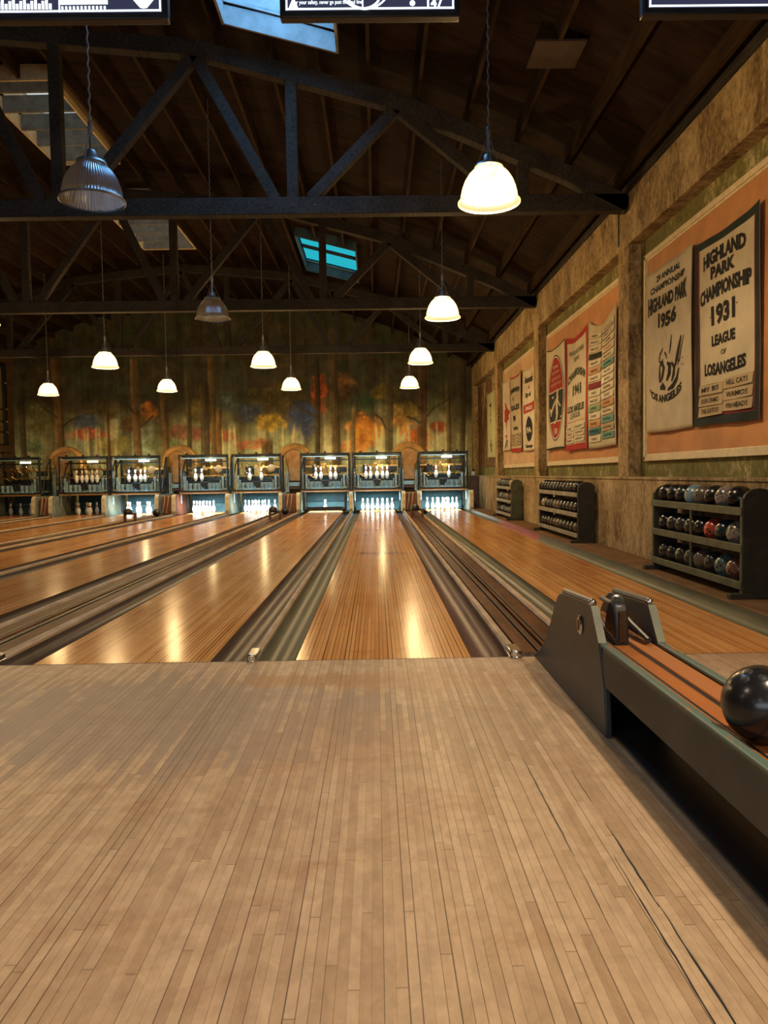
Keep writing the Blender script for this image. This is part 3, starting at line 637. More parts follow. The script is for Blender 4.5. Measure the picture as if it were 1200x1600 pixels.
# kickback panels at the sides of the pits
KB = [LANES[0]-.77]
KX = []
KX.append((LANES[0]-.775, 'left of the lane beside the left wall', 0))
for a, b in ((0, 1), (2, 3), (4, 5), (6, 7)):
    KX.append((LANES[a]+.775, 'right of the '+LNAME[a], 1)); KX.append((LANES[b]-.775, 'left of the '+LNAME[b], 0))
for a, b in ((1, 2), (3, 4), (5, 6)): KX.append(((LANES[a]+LANES[b])/2, 'shared by the '+LNAME[a].replace(' from the right wall', '')+' and '+LNAME[b], 2))
KX.append((2.82, 'between the lane beside the right wall and the plaster wall', 3))
for x, lb, kd in KX:
    t = thing('kickback_panel', 'cream-edged kickback panel '+lb, 'kickback panel', (x, 0, 0), 'kickback panels beside the pits')
    yf, yb, ht = 22.38, 24.28, .595
    pl = [(yf+.06, -.03), (yf, .10), (yf+.02, .42)]+[(yf+.17-.15*math.cos(a), .45+.145*math.sin(a)) for a in np.linspace(.2, PI/2, 6)]+[(yb, ht), (yb, -.03)]
    hw = .035
    MB().prism(pl, -hw, hw, 'yz').build('panel', 'kickred' if abs(x-(LANES[3]-.775)) < .01 else 'kick', t, .008)
    e = MB(); ew = hw+.018
    ep = pl[:-2]
    for (y0, z0), (y1, z1) in zip(ep, ep[1:]):
        n_ = Vector((y1-y0, z1-z0)).normalized(); nx_, nz_ = -n_.y*-1, n_.x*-1
        e.add([(-ew, y0, z0), (ew, y0, z0), (ew, y1, z1), (-ew, y1, z1), (-ew, y0-.03, z0+.004), (ew, y0-.03, z0+.004), (ew, y1-.03, z1+.012), (-ew, y1-.03, z1+.012)], [(0, 3, 2, 1), (4, 5, 6, 7), (0, 1, 5, 4), (1, 2, 6, 5), (2, 3, 7, 6), (3, 0, 4, 7)])
    e.build('edge_trim', 'creamedge', t, label='cream front edge')

# ball lifts between the machines of a pair
lift0 = thing('ball_lift', '', 'ball lift', (0, 24.27, 0), 'arched ball lifts between the machines')
ring = MB(); nr = 26
sec = [(.40, -.10), (.50, -.16), (.56, -.10), (.58, .08), (.56, .26), (.50, .30), (.40, .24)]
vs_, fs_ = [], []
for i in range(nr+1):
    a = -.25+(PI+.5)*i/nr
    vs_ += [(r_*math.cos(a), y_, 1.57+r_*math.sin(a)) for r_, y_ in sec]
m_ = len(sec)
for i in range(nr):
    for j in range(m_): fs_.append((i*m_+j, i*m_+(j+1) % m_, (i+1)*m_+(j+1) % m_, (i+1)*m_+j))
fs_ += [tuple(range(m_)), tuple(range(nr*m_, nr*m_+m_))]
ring.add(vs_, fs_).build('arched_hood', 'copper', lift0)
dome = MB(); vs_, fs_ = [], []
pr = []
for i in range(15):
    a = PI*i/14; pr.append((.29*math.cos(a), 1.66+.29*math.sin(a)))
out = [(.20, .93), (.20, 1.35), (.27, 1.52)]+pr+[(-.27, 1.52), (-.20, 1.35), (-.20, .93)]
dome.prism(out, -.33, -.23).build('front_hood', 'tanpanel', lift0, .035)
MB().box(-.17, .17, -.42, -.30, .78, .90).build('control_box', 'blue', lift0, .01)
MB().box(-.17, .17, -.40, -.28, .68, .79).build('drive_box', 'redbrown', lift0, .01)
for x in (-.24, -.19, .20, .25): MB().tube([(x, -.44, .60), (x, -.44, 1.25)], .014, 6).build('guide_tube', 'blue', lift0)
MB().box(-.18, .18, -.22, .1, -.14, 1.3).build('lift_housing', 'brown', lift0, .01)
for i, x in enumerate(PAIRS):
    o = lift0 if i == 0 else copy_tree(lift0)
    o.location = (x, 24.27, 0); o['label'] = 'copper arched ball lift hood between two machines, '+PNAME[i]+' of four'
door0 = thing('ball_door', '', 'ball door', (0, 22.62, 0), 'ball doors between the kickbacks')
MB().box(-.165, .165, 0, .04, .0, .57).build('door_panel', 'tanpanel', door0, .01)
for x in (-.105, .0, .105): MB().box(x-.045, x+.045, -.02, .0, .02, .54).build('leather_strip', 'kickred', door0, .006)
for x, d in ((-.05, -.07), (.06, -.07)): MB().tube([(x, -.05, .56), (x+d*.3, -.06, .35), (x+d, -.08, .05)], .011, 6).build('rope', 'creamedge', door0)
for i, x in enumerate(PAIRS):
    o = door0 if i == 0 else copy_tree(door0)
    o.location = (x, 22.62, 0); o['label'] = 'brown ball door with pale ropes between the kickbacks, '+PNAME[i]+' of four'
# small guard stands on the return decks
g0 = thing('ball_guard', '', 'guard stand', (0, 19.2, 0), 'guard stands on the return decks')
for x in (-.13, .13):
    MB().box(x-.03, x+.03, -.03, .03, .015, .22).build('guard_post', 'brown', g0, .006)
MB().box(-.14, .14, -.02, .02, .18, .215).build('guard_bar', 'black', g0, .004)
MB().lathe([(.0001, 0), (.11, 0), (.115, .04), (.09, .10), (.04, .13), (.0001, .135)], (-.05, .0, .21), 14).build('guard_cap', 'rubber', g0)
for n_, i in enumerate((1, 2, 3)):
    o = g0 if n_ == 0 else copy_tree(g0)
    o.location = (PAIRS[i], 19.2, .0); o['label'] = 'small two-post guard stand with black cap on the return deck, '+PNAME[i]+' of four'

# ---------------------------------------------------------------- bowling balls and racks
def ballmat(name, a, b, sc=7, mode='marble', rough=.22):
    k = N(name); f = k.noise(sc if mode == 'marble' else 55, 5, .65, (1, 1, 1), 1.2 if mode == 'marble' else 0)
    k.set(k.ramp(f, [(.35, a), (.65 if mode == 'marble' else .58, b)]), rough, 0, .5); return k.m
BM = {'black': ballmat('ball_black', (.008, .008, .009), (.016, .016, .017)), 'charcoal': ballmat('ball_charcoal', (.015, .014, .013), (.045, .042, .037)),
      'light blue marbled': ballmat('ball_blue_marble', (.08, .15, .20), (.26, .36, .40)), 'grey-brown': ballmat('ball_grey_brown', (.06, .048, .036), (.15, .125, .095)),
      'white-speckled black': ballmat('ball_speckled', (.012, .012, .012), (.30, .27, .24), 1, 'speck'), 'red': ballmat('ball_red', (.28, .03, .02), (.42, .07, .045)),
      'teal-speckled black': ballmat('ball_teal_speckled', (.01, .013, .014), (.10, .17, .18), 1, 'speck'), 'red-brown': ballmat('ball_red_brown', (.09, .035, .025), (.19, .10, .075)),
      'brown': ballmat('ball_brown', (.05, .035, .022), (.11, .075, .045)), 'pale tan': ballmat('ball_tan', (.22, .16, .10), (.36, .28, .19)), 'dark blue': ballmat('ball_dark_blue', (.010, .016, .022), (.02, .04, .055))}
M['hole'] = paint('finger_hole_dark', (.004, .004, .004), .6)
R_B = .1085
sph = {}
def sphere_mesh(cn):
    if cn not in sph: sph[cn] = MB().sphere((0, 0, 0), R_B, 28, 18).mesh('bowling_ball', [BM[cn]], 60)
    return sph[cn]
hm = {}
def hole_mesh():
    if 'h' not in hm: hm['h'] = MB().lathe([(.0001, .0012), (.012, .0004), (.0135, -.001)], n=12).mesh('finger_hole', ['hole'], 60)
    return hm['h']
def ball(x, y, z, cn, label, group, holes=False, hd=(-1, 0, .3)):
    o = bpy.data.objects.new('bowling_ball', sphere_mesh(cn)); COL.objects.link(o); o.location = (x, y, z); tag(o, label, 'bowling ball', group)
    if holes:
        d = Vector(hd).normalized(); a = d.orthogonal().normalized(); b = d.cross(a)
        for u_, v_ in ((-.14, .1), (.14, .1), (0, -.32)):
            q = (d+a*u_+b*v_).normalized(); h = bpy.data.objects.new('finger_hole', hole_mesh()); COL.objects.link(h); h.parent = o
            h.location = q*(R_B+.0003); h.rotation_euler = q.to_track_quat('Z', 'Y').to_euler()
    return o
SHELF = [('bottom', .19), ('middle', .495), ('top', .795)]
def rack(y0, y1, n, name, colours, green, divider, holes):
    t = thing('ball_rack', {'nearest': 'green three-row bowling ball rack with a centre divider, nearest of three racks', 'middle': 'dark-ended three-row bowling ball rack with pale rails, second along right wall', 'farthest': 'small-looking green-ended ball rack farthest along the right wall'}[name], 'ball rack', (0, 0, .05), 'ball racks along the right wall')
    bm_ = 'rackgreen' if green else 'rackpale'
    x0, x1 = 2.968, 3.218
    for yy in (y0, y1-.04):
        pl = [(x0, .0), (x0, .80)]+[(x0+.13-.13*math.cos(a), .80+.10*math.sin(a)) for a in np.linspace(.15, PI-.15, 9)]+[(x1, .80), (x1, .0)]
        MB().prism(pl, yy, yy+.04).build('end_panel', 'rackdark' if name != 'farthest' else 'rackgreen', t, .005)
        MB().box(2.86, 3.23, yy-.015, yy+.055, .0, .045).build('foot', 'rackdark', t, .006)
        if green: MB().box(x0-.012, x0, yy, yy+.04, .045, .82).build('panel_edge', 'rackgreen', t, .003)
    for nm, z in SHELF:
        MB().box(x0-.022, x0-.002, y0+.0, y1-.0, z-.05-.068, z-.05).build('front_rail', bm_, t, .005)
        MB().box(x0, x1-.02, y0+.04, y1-.04, z-.05-.06, z-.05-.045).build('shelf', 'rackdark', t)
        MB().box(x1-.016, x1-.004, y0+.04, y1-.04, z-.05-.045, z-.05+.03).build('back_rail', 'rackdark', t)
    if divider: MB().box(x0-.018, x0+.0, (y0+y1)/2-.012, (y0+y1)/2+.012, .14, .70).build('divider_post', 'rackgreen', t, .003)
    for (nm, z), row in zip(SHELF, colours):
        for j in range(n):
            yy = y1-.152-(y1-y0-.46)*j/(n-1); cn = row[j]
            ball(x0+.118, yy, z-.05-.045+R_B+.05+.0005, cn, '%s ball, %s from left, %s row, %s rack' % (cn, ORD[j], nm, {'nearest': 'nearest', 'middle': 'second', 'farthest': 'farthest'}[name]), 'balls on the %s rack' % {'nearest': 'nearest', 'middle': 'second', 'farthest': 'farthest'}[name], holes, (-1, random.uniform(-.6, .1), random.uniform(-.3, .7)))
B_, C_ = 'black', 'charcoal'
rack(6.085, 8.09, 8, 'nearest', [[C_, B_, C_, C_, 'grey-brown', C_, 'teal-speckled black', 'red-brown'], [B_, C_, C_, C_, B_, 'red', 'dark blue', 'white-speckled black'], [B_, B_, B_, 'light blue marbled', 'grey-brown', B_, 'white-speckled black', B_]], True, True, True)
rr = random.Random(4); pick = lambda n: [rr.choice([C_, C_, B_, 'brown', 'grey-brown', C_]) for _ in range(n)]
r3 = pick(11); r2_ = pick(11); r2_[0] = 'pale tan'
rack(11.12, 13.78, 11, 'middle', [r3, r2_, [rr.choice([B_, C_, B_]) for _ in range(11)]], False, False, False)
tp = [rr.choice([B_, C_]) for _ in range(8)]; tp[7] = 'pale tan'
rack(16.66, 18.65, 8, 'farthest', [pick(8), pick(8), tp], False, False, False)

# ---------------------------------------------------------------- the ball return on the approach
HX0, HX1 = .935, 1.215
ret = thing('ball_return', 'grey metal ball return with wooden track beside the foul line', 'ball return', (0, 0, 0))
def plate(x0, x1, nm):
    cv = [(4.525, .0), (4.49, .02), (4.40, .055), (4.28, .115), (4.16, .205), (4.07, .30), (3.98, .40), (3.92, .455), (3.86, .485), (3.80, .495), (3.32, .525), (3.285, .51), (3.17, .365), (3.10, .20), (3.07, 0)]
    MB().prism(cv, x0, x1, 'yz').build('side_plate', 'hood', ret, .007)
    return cv
plate(HX0, HX0+.028, 'l'); plate(HX1-.028, HX1, 'r')
for x in (HX0, HX1-.028):
    MB().add([(x+a, y, z) for a in (-.003, .031) for y, z in ((3.29, .512), (3.175, .372), (3.168, .378), (3.283, .518))], [(0, 1, 2, 3), (7, 6, 5, 4), (0, 4, 5, 1), (1, 5, 6, 2), (2, 6, 7, 3), (3, 7, 4, 0)]).build('plate_edge', 'hoodedge', ret, label='olive painted front edge of plate')
    MB().tube([(x+.014, 3.80, .500), (x+.014, 3.56, .514), (x+.014, 3.32, .528)], .016, 8).build('plate_lip', 'hood', ret)
    MB().sphere((x+.014, 3.315, .526), .018, 10, 8).build('lip_cap', 'chrome', ret, label='bright metal lip end')
b = MB(); b.lathe([(.0001, -.008), (.020, -.008), (.026, 0), (.020, .006), (.0001, .007)], (0, 0, 0), 20, 'x')
b.v = [(HX0-.004+x, 3.455+y*1.35, .40+z*1.8) for x, y, z in b.v]; b.build('badge', 'chrome', ret, label='oval chrome badge')
b = MB(); b.lathe([(.0001, -.011), (.012, -.010), (.014, -.006)], (0, 0, 0), 16, 'x'); b.v = [(HX0-.004+x, 3.455+y*1.3, .40+z*2.2) for x, y, z in b.v]; b.build('badge_centre', 'brown', ret, label='brown centre of badge')
# track: rails dished so that a ball rides in the middle
TY0, TY1 = -.9, 3.30
MB().box(HX0+.004, HX0+.024, TY0, 3.14, .205, .362).build('side_board', 'hoodside', ret, .006)
MB().box(HX1-.024, HX1-.004, TY0, 3.14, .205, .362).build('side_board', 'hoodside', ret, .006)
for x in (HX0+.002, HX1-.034): MB().box(x, x+.032, TY0, 3.17, .362, .378).build('top_edge', 'tealedge', ret, .005, label='worn teal top edge')
for x0, x1, z0, z1 in ((.969, 1.024, .362, .340), (1.037, 1.108, .335, .335), (1.124, 1.181, .340, .362)):
    MB().add([(x0, TY0, z0-.03), (x1, TY0, z1-.03), (x1, 3.9, z1-.03), (x0, 3.9, z0-.03), (x0, TY0, z0), (x1, TY0, z1), (x1, 3.9, z1), (x0, 3.9, z0)], [(0, 3, 2, 1), (4, 5, 6, 7), (0, 1, 5, 4), (1, 2, 6, 5), (2, 3, 7, 6), (3, 0, 4, 7)]).build('track_board', 'rail_wood', ret, .004)
MB().box(.968, 1.183, TY0, 3.9, .27, .305).build('track_bed', 'black', ret)
MB().box(1.023, 1.037, TY0, 3.6, .30, .3395).build('track_rail', 'black', ret, .002)
MB().box(1.107, 1.125, TY0, 3.6, .30, .334).build('track_rail', 'black', ret, .002)
# lift wheel and arm between the plates
pl = [(3.30, .33), (3.305, .47), (3.325, .515), (3.36, .53), (3.395, .525), (3.43, .48), (3.46, .40), (3.47, .33)]
MB().prism(pl, 1.043, 1.108, 'yz').build('ball_stop', 'rubber', ret, .012, label='black upright ball stop')
MB().box(1.060, 1.092, 3.293, 3.303, .35, .49).build('stop_pad', 'deckdark', ret, .003)
MB().tube([(1.045, 3.36, .53), (1.06, 3.36, .545), (1.09, 3.36, .545), (1.105, 3.36, .53)], .008, 6).build('stop_clip', 'chrome', ret)
MB().tube([(1.00, 3.95, .46), (1.02, 3.75, .475), (1.04, 3.58, .44), (1.05, 3.46, .38), (1.05, 3.30, .352)], .011, 8).build('guide_arm', 'black', ret)
MB().tube([(1.16, 3.9, .45), (1.15, 3.6, .455), (1.155, 3.4, .41), (1.165, 3.22, .375)], .012, 8).build('guide_arm', 'hood', ret)
MB().box(HX0+.028, HX1-.028, 3.55, 3.95, .335, .372).build('throat_board', 'rail_wood', ret, .006)
MB().add([(HX0+.028, 3.95, .34), (HX1-.028, 3.95, .34), (HX1-.028, 4.45, .0), (HX0+.028, 4.45, .0), (HX0+.028, 3.95, .37), (HX1-.028, 3.95, .37), (HX1-.028, 4.5, .02), (HX0+.028, 4.5, .02)], [(0, 3, 2, 1), (4, 5, 6, 7), (0, 1, 5, 4), (1, 2, 6, 5), (2, 3, 7, 6), (3, 0, 4, 7)]).build('ramp_board', 'deckdark', ret)
MB().box(HX0+.028, HX1-.028, 3.55, 3.60, .0, .27).build('inner_wall', 'black', ret)
MB().box(1.135, 1.165, TY0, 3.05, .075, .19).build('lower_board', 'deck', ret, .004, label='brown lower board')
MB().box(.975, 1.20, TY0, 3.5, .0, .012).build('base_plate', 'black', ret)
for y in (-.6, 1.1): MB().box(.96, 1.19, y, y+.08, .0, .27).build('leg', 'hood', ret, .006)
ball(1.077, 2.09, .338+R_B-.002, 'black', 'glossy black bowling ball resting on the ball return track', None, True, (-.5, -.3, .9)).pop('group', None)
ball(PAIRS[1]+.06, 21.3, .018+R_B, 'black', 'black ball rolling back on return deck beyond guard stand, beside sixth lane', None).pop('group', None)
ball(PAIRS[2]-.0, 21.3, .018+R_B, 'black', 'black ball on return deck beyond guard stand, beside fourth lane', None).pop('group', None)

# ---------------------------------------------------------------- pendant lamps
def pendant(x, y, z, lit, label):
    t = thing('pendant_lamp', label, 'pendant lamp', (x, y, z), 'lit pendant lamps' if lit else 'unlit pendant lamps')
    pr = [(.262, .0), (.266, .012), (.258, .024), (.247, .030), (.243, .075), (.230, .13), (.207, .19), (.172, .245), (.132, .285), (.105, .300)]
    b = MB().lathe(pr, n=56); o = b.build('glass_shade', 'shade_lit' if lit else 'shade_off', t, smooth=60)
    MB().lathe([(.262, -.004), (.270, .0), (.270, .012), (.262, .016)], n=48).build('rim', 'shade_lit' if lit else 'lampframe', t, smooth=60)
    MB().lathe([(.108, .292), (.125, .305), (.118, .325), (.085, .338), (.05, .345), (.046, .40), (.032, .42), (.0001, .425)], n=24).build('lamp_cap', 'lampframe', t, smooth=60)
    MB().lathe([(.0001, .13), (.03, .138), (.042, .165), (.036, .20), (.024, .23), (.022, .29)], n=16).build('bulb', 'bulb' if lit else 'bulboff', t, smooth=60)
    MB().tube([(0, 0, .42), (0, 0, .56)], .014, 8).build('stem', 'lampframe', t)
    MB().lathe([(.0001, .66), (.018, .65), (.022, .60), (.018, .56), (.0001, .555)], n=12).build('swivel', 'lampframe', t)
    top = arc(x)+.42-z
    n = int((top-.66)/.05); MB().tube([(.006*(-1)**i, .004*math.sin(i*1.7), .66+(top-.66)*i/n) for i in range(n+1)], .0075, 6).build('cord', 'cord', t)
    for a in (.5, .5+2*PI/3, .5+4*PI/3): MB().tube([(0, 0, .58), (.255*math.cos(a), .255*math.sin(a), .04)], .0035, 5).build('support_wire', 'cord', t)
    if lit:
        point('pendant_bulb_light', (0, 0, .075), LAMP_W, WARM, .045, t)
for a in ((-2.335, 6.47, 3.42, 0, 'unlit ribbed glass pendant lamp hanging nearest, upper left'), (1.015, 6.68, 3.44, 1, 'brightly lit pendant lamp hanging nearest, first in the row by right wall'),
          (1.044, 11.6, 3.46, 1, 'lit pendant lamp second in the row by right wall'), (-2.475, 11.8, 3.53, 0, 'dark unlit pendant lamp hanging below the second truss'),
          (-5.93, 11.6, 3.46, 1, 'lit pendant lamp cut off by the left edge of the photo'),
          (.976, 16.18, 3.45, 1, 'lit pendant lamp third in the row by right wall'), (-2.31, 15.9, 3.38, 1, 'lit pendant lamp just beyond the unlit one, over the fourth lane'), (-5.57, 15.85, 3.40, 1, 'lit pendant lamp over fifth lane, in front of mural left part'),
          (-8.75, 20.5, 3.36, 1, 'lit pendant lamp farthest left before the mural'), (-5.575, 20.5, 3.42, 1, 'lit pendant lamp before the mural, second from left in the far row'),
          (-2.247, 20.5, 3.42, 1, 'lit pendant lamp before the mural, third from left in far row'), (.958, 21.0, 3.48, 1, 'lit pendant lamp fourth and farthest in the row by right wall')): pendant(*a)

# ---------------------------------------------------------------- lettering
def text_geo(body, height, width=None, bold=.02, arcf=0, flare=0):
    cu = bpy.data.curves.new('lettering_curve', 'FONT'); cu.body = body; cu.align_x = 'CENTER'; cu.size = 1; cu.offset = bold; cu.resolution_u = 2; cu.extrude = .0
    ob = bpy.data.objects.new('lettering_curve', cu); COL.objects.link(ob)
    dg = bpy.context.evaluated_depsgraph_get(); me = bpy.data.meshes.new_from_object(ob.evaluated_get(dg))
    v = [(p.co.x, p.co.y) for p in me.vertices]; f = [tuple(p.vertices) for p in me.polygons]
    bpy.data.objects.remove(ob); bpy.data.curves.remove(cu); bpy.data.meshes.remove(me)
    if not v: return [], []
    x0, x1 = min(p[0] for p in v), max(p[0] for p in v); y0, y1 = min(p[1] for p in v), max(p[1] for p in v)
    sy = height/max(.55, y1-y0); sx = (width/(x1-x0)) if width else sy
    o = []
    for x, y in v:
        X_ = (x-(x0+x1)/2)*sx; t = X_/((x1-x0)*sx/2); Y_ = (y-(y0+y1)/2)*sy*(1+flare*t*t)+arcf*(t*t)
        o.append((X_, Y_))
    return o, f
class Banner:
    """cloth hung on the right wall; a = metres from its left edge as seen, b = metres up from its hem"""
    def __init__(self, label, yl, yr, z0, z1, m, sag=.03, ph=0, group='championship banners on the right wall'):
        self.W = yl-yr; self.H = z1-z0; self.yl, self.z0, self.sag, self.ph = yl, z0, sag, ph
        self.o = thing('banner', label, 'banner', (0, 0, 0), group)
        b = self.grid(0, self.W, 0, self.H, 0, 22, 36); o = b.build('cloth', m, self.o, smooth=80)
        so = o.modifiers.new('thickness', 'SOLIDIFY'); so.thickness = .004; so.offset = -1 if False else 0
    def pt(self, a, b, off=0):
        u, v = a/self.W, b/self.H
        d = .009*math.sin(u*7+self.ph+v*1.5)*(.5+.5*v)+.005*math.sin(u*15+self.ph*2)+.008*math.sin(v*5+self.ph)
        dz = -self.sag*4*u*(1-u)*max(0, v)**5 + .008*math.sin(u*5+self.ph)*(1-v)
        return (RX-.062+d-off, self.yl-a, self.z0+b+dz)
    def grid(self, a0, a1, b0, b1, off, na=6, nb=6):
        v = [self.pt(a0+(a1-a0)*i/na, b0+(b1-b0)*j/nb, off) for j in range(nb+1) for i in range(na+1)]
        f = [(j*(na+1)+i, j*(na+1)+i+1, (j+1)*(na+1)+i+1, (j+1)*(na+1)+i) for j in range(nb) for i in range(na)]
        return MB().add(v, f)
    def border(self, wd, m, off=.003, inset=0, name='border', label=None, sides='lrtb'):
        b = MB(); W, H = self.W, self.H
        for key, (a0, a1, b0, b1, na, nb) in dict(l=(inset, inset+wd, inset, H-inset, 2, 30), r=(W-inset-wd, W-inset, inset, H-inset, 2, 30), t=(inset, W-inset, H-inset-wd, H-inset, 20, 2), b=(inset, W-inset, inset, inset+wd, 20, 2)).items():
            if key in sides:
                g = self.grid(a0, a1, b0, b1, off, na, nb); b.add(g.v, g.f)
        b.build(name, m, self.o, smooth=80, label=label)
    def words(self, lines, m='ink', off=.006, name='lettering', parent=None):
        """lines: (text, centre u, centre v from top, height, width, arc, flare)"""
        b = MB()
        for ln in lines:
            tx, u, v, h, wd = ln[:5]; ar = ln[5] if len(ln) > 5 else 0; fl = ln[6] if len(ln) > 6 else 0; bd = ln[7] if len(ln) > 7 else .052
            vs, fs = text_geo(tx, h, wd, bd, ar, fl)
            b.add([self.pt(u*self.W+x, (1-v)*self.H+y, off) for x, y in vs], fs)
        return b.build(name, m, parent or self.o, smooth=0)
    def shape(self, polys, m, off=.005, name='emblem', label=None):
        import bmesh
        b = MB()
        for poly in polys:
            bm = bmesh.new(); bm.faces.new([bm.verts.new((u*self.W, (1-v)*self.H, 0)) for u, v in poly]); bmesh.ops.triangulate(bm, faces=bm.faces)
            for _ in range(6):
                es = [e for e in bm.edges if e.calc_length() > .09]
                if not es: break
                bmesh.ops.subdivide_edges(bm, edges=es, cuts=1); bmesh.ops.triangulate(bm, faces=bm.faces)
            bm.verts.index_update()
            b.add([self.pt(q.co.x, q.co.y, off) for q in bm.verts], [tuple(q.index for q in f.verts) for f in bm.faces]); bm.free()
        return b.build(name, m, self.o, smooth=0, label=label)
    def strokes(self, lines, m, off=.0055, name='emblem', label=None):
        b = MB()
        for pts, w0 in lines:
            n = len(pts); L_, R_ = [], []
            for i, (u, v) in enumerate(pts):
                p = Vector((u*self.W, (1-v)*self.H)); q0 = pts[max(0, i-1)]; q1 = pts[min(n-1, i+1)]
                d = Vector(((q1[0]-q0[0])*self.W, -(q1[1]-q0[1])*self.H)).normalized(); nn = Vector((-d.y, d.x))
                ww = w0*(.6 if i in (0, n-1) else 1.3)
                L_.append(p+nn*ww); R_.append(p-nn*ww)
            vv = [self.pt(p.x, p.y, off) for p in L_+R_]; b.add(vv, [(i, i+1, n+i+1, n+i) for i in range(n-1)])
        return b.build(name, m, self.o, smooth=0, label=label)
    def patch(self, u0, u1, v0, v1, m, text=None, label=None, seed=0, ink='ink'):
        a0, a1, b0, b1 = u0*self.W, u1*self.W, (1-v1)*self.H, (1-v0)*self.H
        rnd = random.Random(seed); tl = rnd.uniform(-.006, .006)
        v = []; 
        for off_ in (.014, .006):
            v += [self.pt(a0, b0+tl, off_+.006), self.pt((a0+a1)/2, b0-.004, off_+.004), self.pt(a1, b0-tl, off_+.006), self.pt(a1, b1-tl, off_-.003), self.pt((a0+a1)/2, b1, off_-.003), self.pt(a0, b1+tl, off_-.003)]
        p = MB().add(v, [tuple(range(6)), tuple(range(11, 5, -1))]+[(i, (i+1) % 6, 6+(i+1) % 6, 6+i) for i in range(6)]).build('name_patch', m, self.o, smooth=0, label=label)
        b = MB(); uc, vc, h, wd = (a0+a1)/2, (b0+b1)/2, (b1-b0)*.5, (a1-a0)*.72
        if text:
            vs, fs = text_geo(text, h, wd, .012); b.add([self.pt(uc+x, vc+y, .020) for x, y in vs], fs)
        else:     # worn, unreadable lettering: short upright marks
            n = rnd.randint(5, 9); ww = wd*rnd.uniform(.65, 1)
            for i in range(n):
                x = uc-ww/2+ww*(i+.5)/n; hh = h*.5
                for dx in (-.25, .2):
                    xx = x+dx*ww/n; k = ww/n*.09; t0, t1 = rnd.uniform(.6, 1), rnd.uniform(.6, 1)
                    b.add([self.pt(xx-k, vc-hh*t0, .020), self.pt(xx+k, vc-hh*t0, .020), self.pt(xx+k, vc+hh*t1, .020), self.pt(xx-k, vc+hh*t1, .020)], [(0, 1, 2, 3)])
                yy = vc+rnd.choice((-.4, 0, .4))*h; k = h*.06
                b.add([self.pt(x-.25*ww/n, yy-k, .020), self.pt(x+.2*ww/n, yy-k, .020), self.pt(x+.2*ww/n, yy+k, .020), self.pt(x-.25*ww/n, yy+k, .020)], [(0, 1, 2, 3)])
        b.build('lettering', ink, p, smooth=0)
def cloth(name, c_, var=.12):
    k = N(name); f = k.noise(3, 5, .6); g = k.noise(140, 2); l_ = tuple(min(1, v*(1+var)) for v in c_); d_ = tuple(v*(1-var*1.6) for v in c_)
    k.set(k.ramp(k.math('ADD', k.math('MULTIPLY', f, .85), k.math('MULTIPLY', g, .15)), [(.3, d_), (.7, l_)]), .85, 0, .15); return k.m
M['linen'] = cloth('cream_banner_cloth', (.50, .43, .285)); M['linen2'] = cloth('white_banner_cloth', (.58, .52, .38)); M['greenlinen'] = cloth('greenish_banner_cloth', (.42, .42, .22))
M['ink'] = cloth('faded_black_ink', (.022, .020, .018), .3); M['inkgreen'] = cloth('faded_green_ink', (.07, .075, .04)); M['navy'] = cloth('dark_green_border', (.022, .032, .028), .3)
M['redcloth'] = cloth('red_cloth', (.36, .035, .028)); M['maroon'] = cloth('maroon_cloth', (.16, .022, .026)); M['tealcloth'] = cloth('teal_patch_cloth', (.12, .27, .23)); M['tealdark'] = cloth('deep_teal_patch_cloth', (.03, .14, .15))
M['mint'] = cloth('green_patch_cloth', (.20, .30, .15)); M['orangecloth'] = cloth('orange_patch_cloth', (.46, .25, .12)); M['blackcloth'] = cloth('black_patch_cloth', (.03, .028, .024)); M['patch'] = cloth('tan_patch_cloth', (.40, .31, .18)); M['patchpale'] = cloth('pale_patch_cloth', (.55, .48, .34)); M['redink'] = cloth('red_ink', (.42, .07, .05))

b = Banner('black-bordered cream banner reading 1931, hanging nearest on the right wall', 7.985, 6.635, 1.55, 3.44, 'linen', .05, .4)
b.border(.085, 'navy', .004, 0, 'border', 'dark border'); b.border(.035, 'maroon', .004, .085, 'border', 'maroon inner stripe', 'lb')
b.border(.018, 'maroon', .004, .085, 'border', 'maroon inner stripe', 'r')
b.words([('HIGHLAND', .50, .115, .155, .86, -.035), ('PARK', .50, .205, .13, .50), ('CHAMPIONSHIP', .50, .305, .15, 1.06, -.03), ('1931', .50, .435, .205, .50), ('.', .30, .435, .03, .03), ('.', .71, .42, .03, .03),
         ('LEAGUE', .50, .565, .11, .50), ('OF', .50, .635, .05, .12, 0, 0, .01), ('LOSANGELES', .50, .715, .125, .86, .02)])
for k, (tx, u0, u1, v0) in enumerate((("MY BS", .09, .50, .785), ('HELL CATS', .51, .92, .772), ('ROGERS CERAMICS', .09, .50, .845), ('WAMOS', .51, .92, .832), ('THE SOTOS', .09, .50, .90), ('PIN HEADS', .51, .92, .888))):
    b.patch(u0, u1, v0, v0+.052, 'patch', tx, None, k)
b = Banner('plain cream banner with black lettering and 1956, beside the 1931 banner', 9.40, 8.04, 1.56, 3.48, 'linen', .0, 1.9)
b.words([('29 ANNUAL', .50, .062, .075, .66, 0, 0, .03), ('CHAMPIONSHIP', .50, .122, .075, 1.0, 0, 0, .03), ('HIGHLAND PARK', .50, .215, .15, 1.14, 0, .5), ('1956', .50, .335, .18, .50, .03), ("'OS ANGELES", .46, .80, .095, .92, .10)])
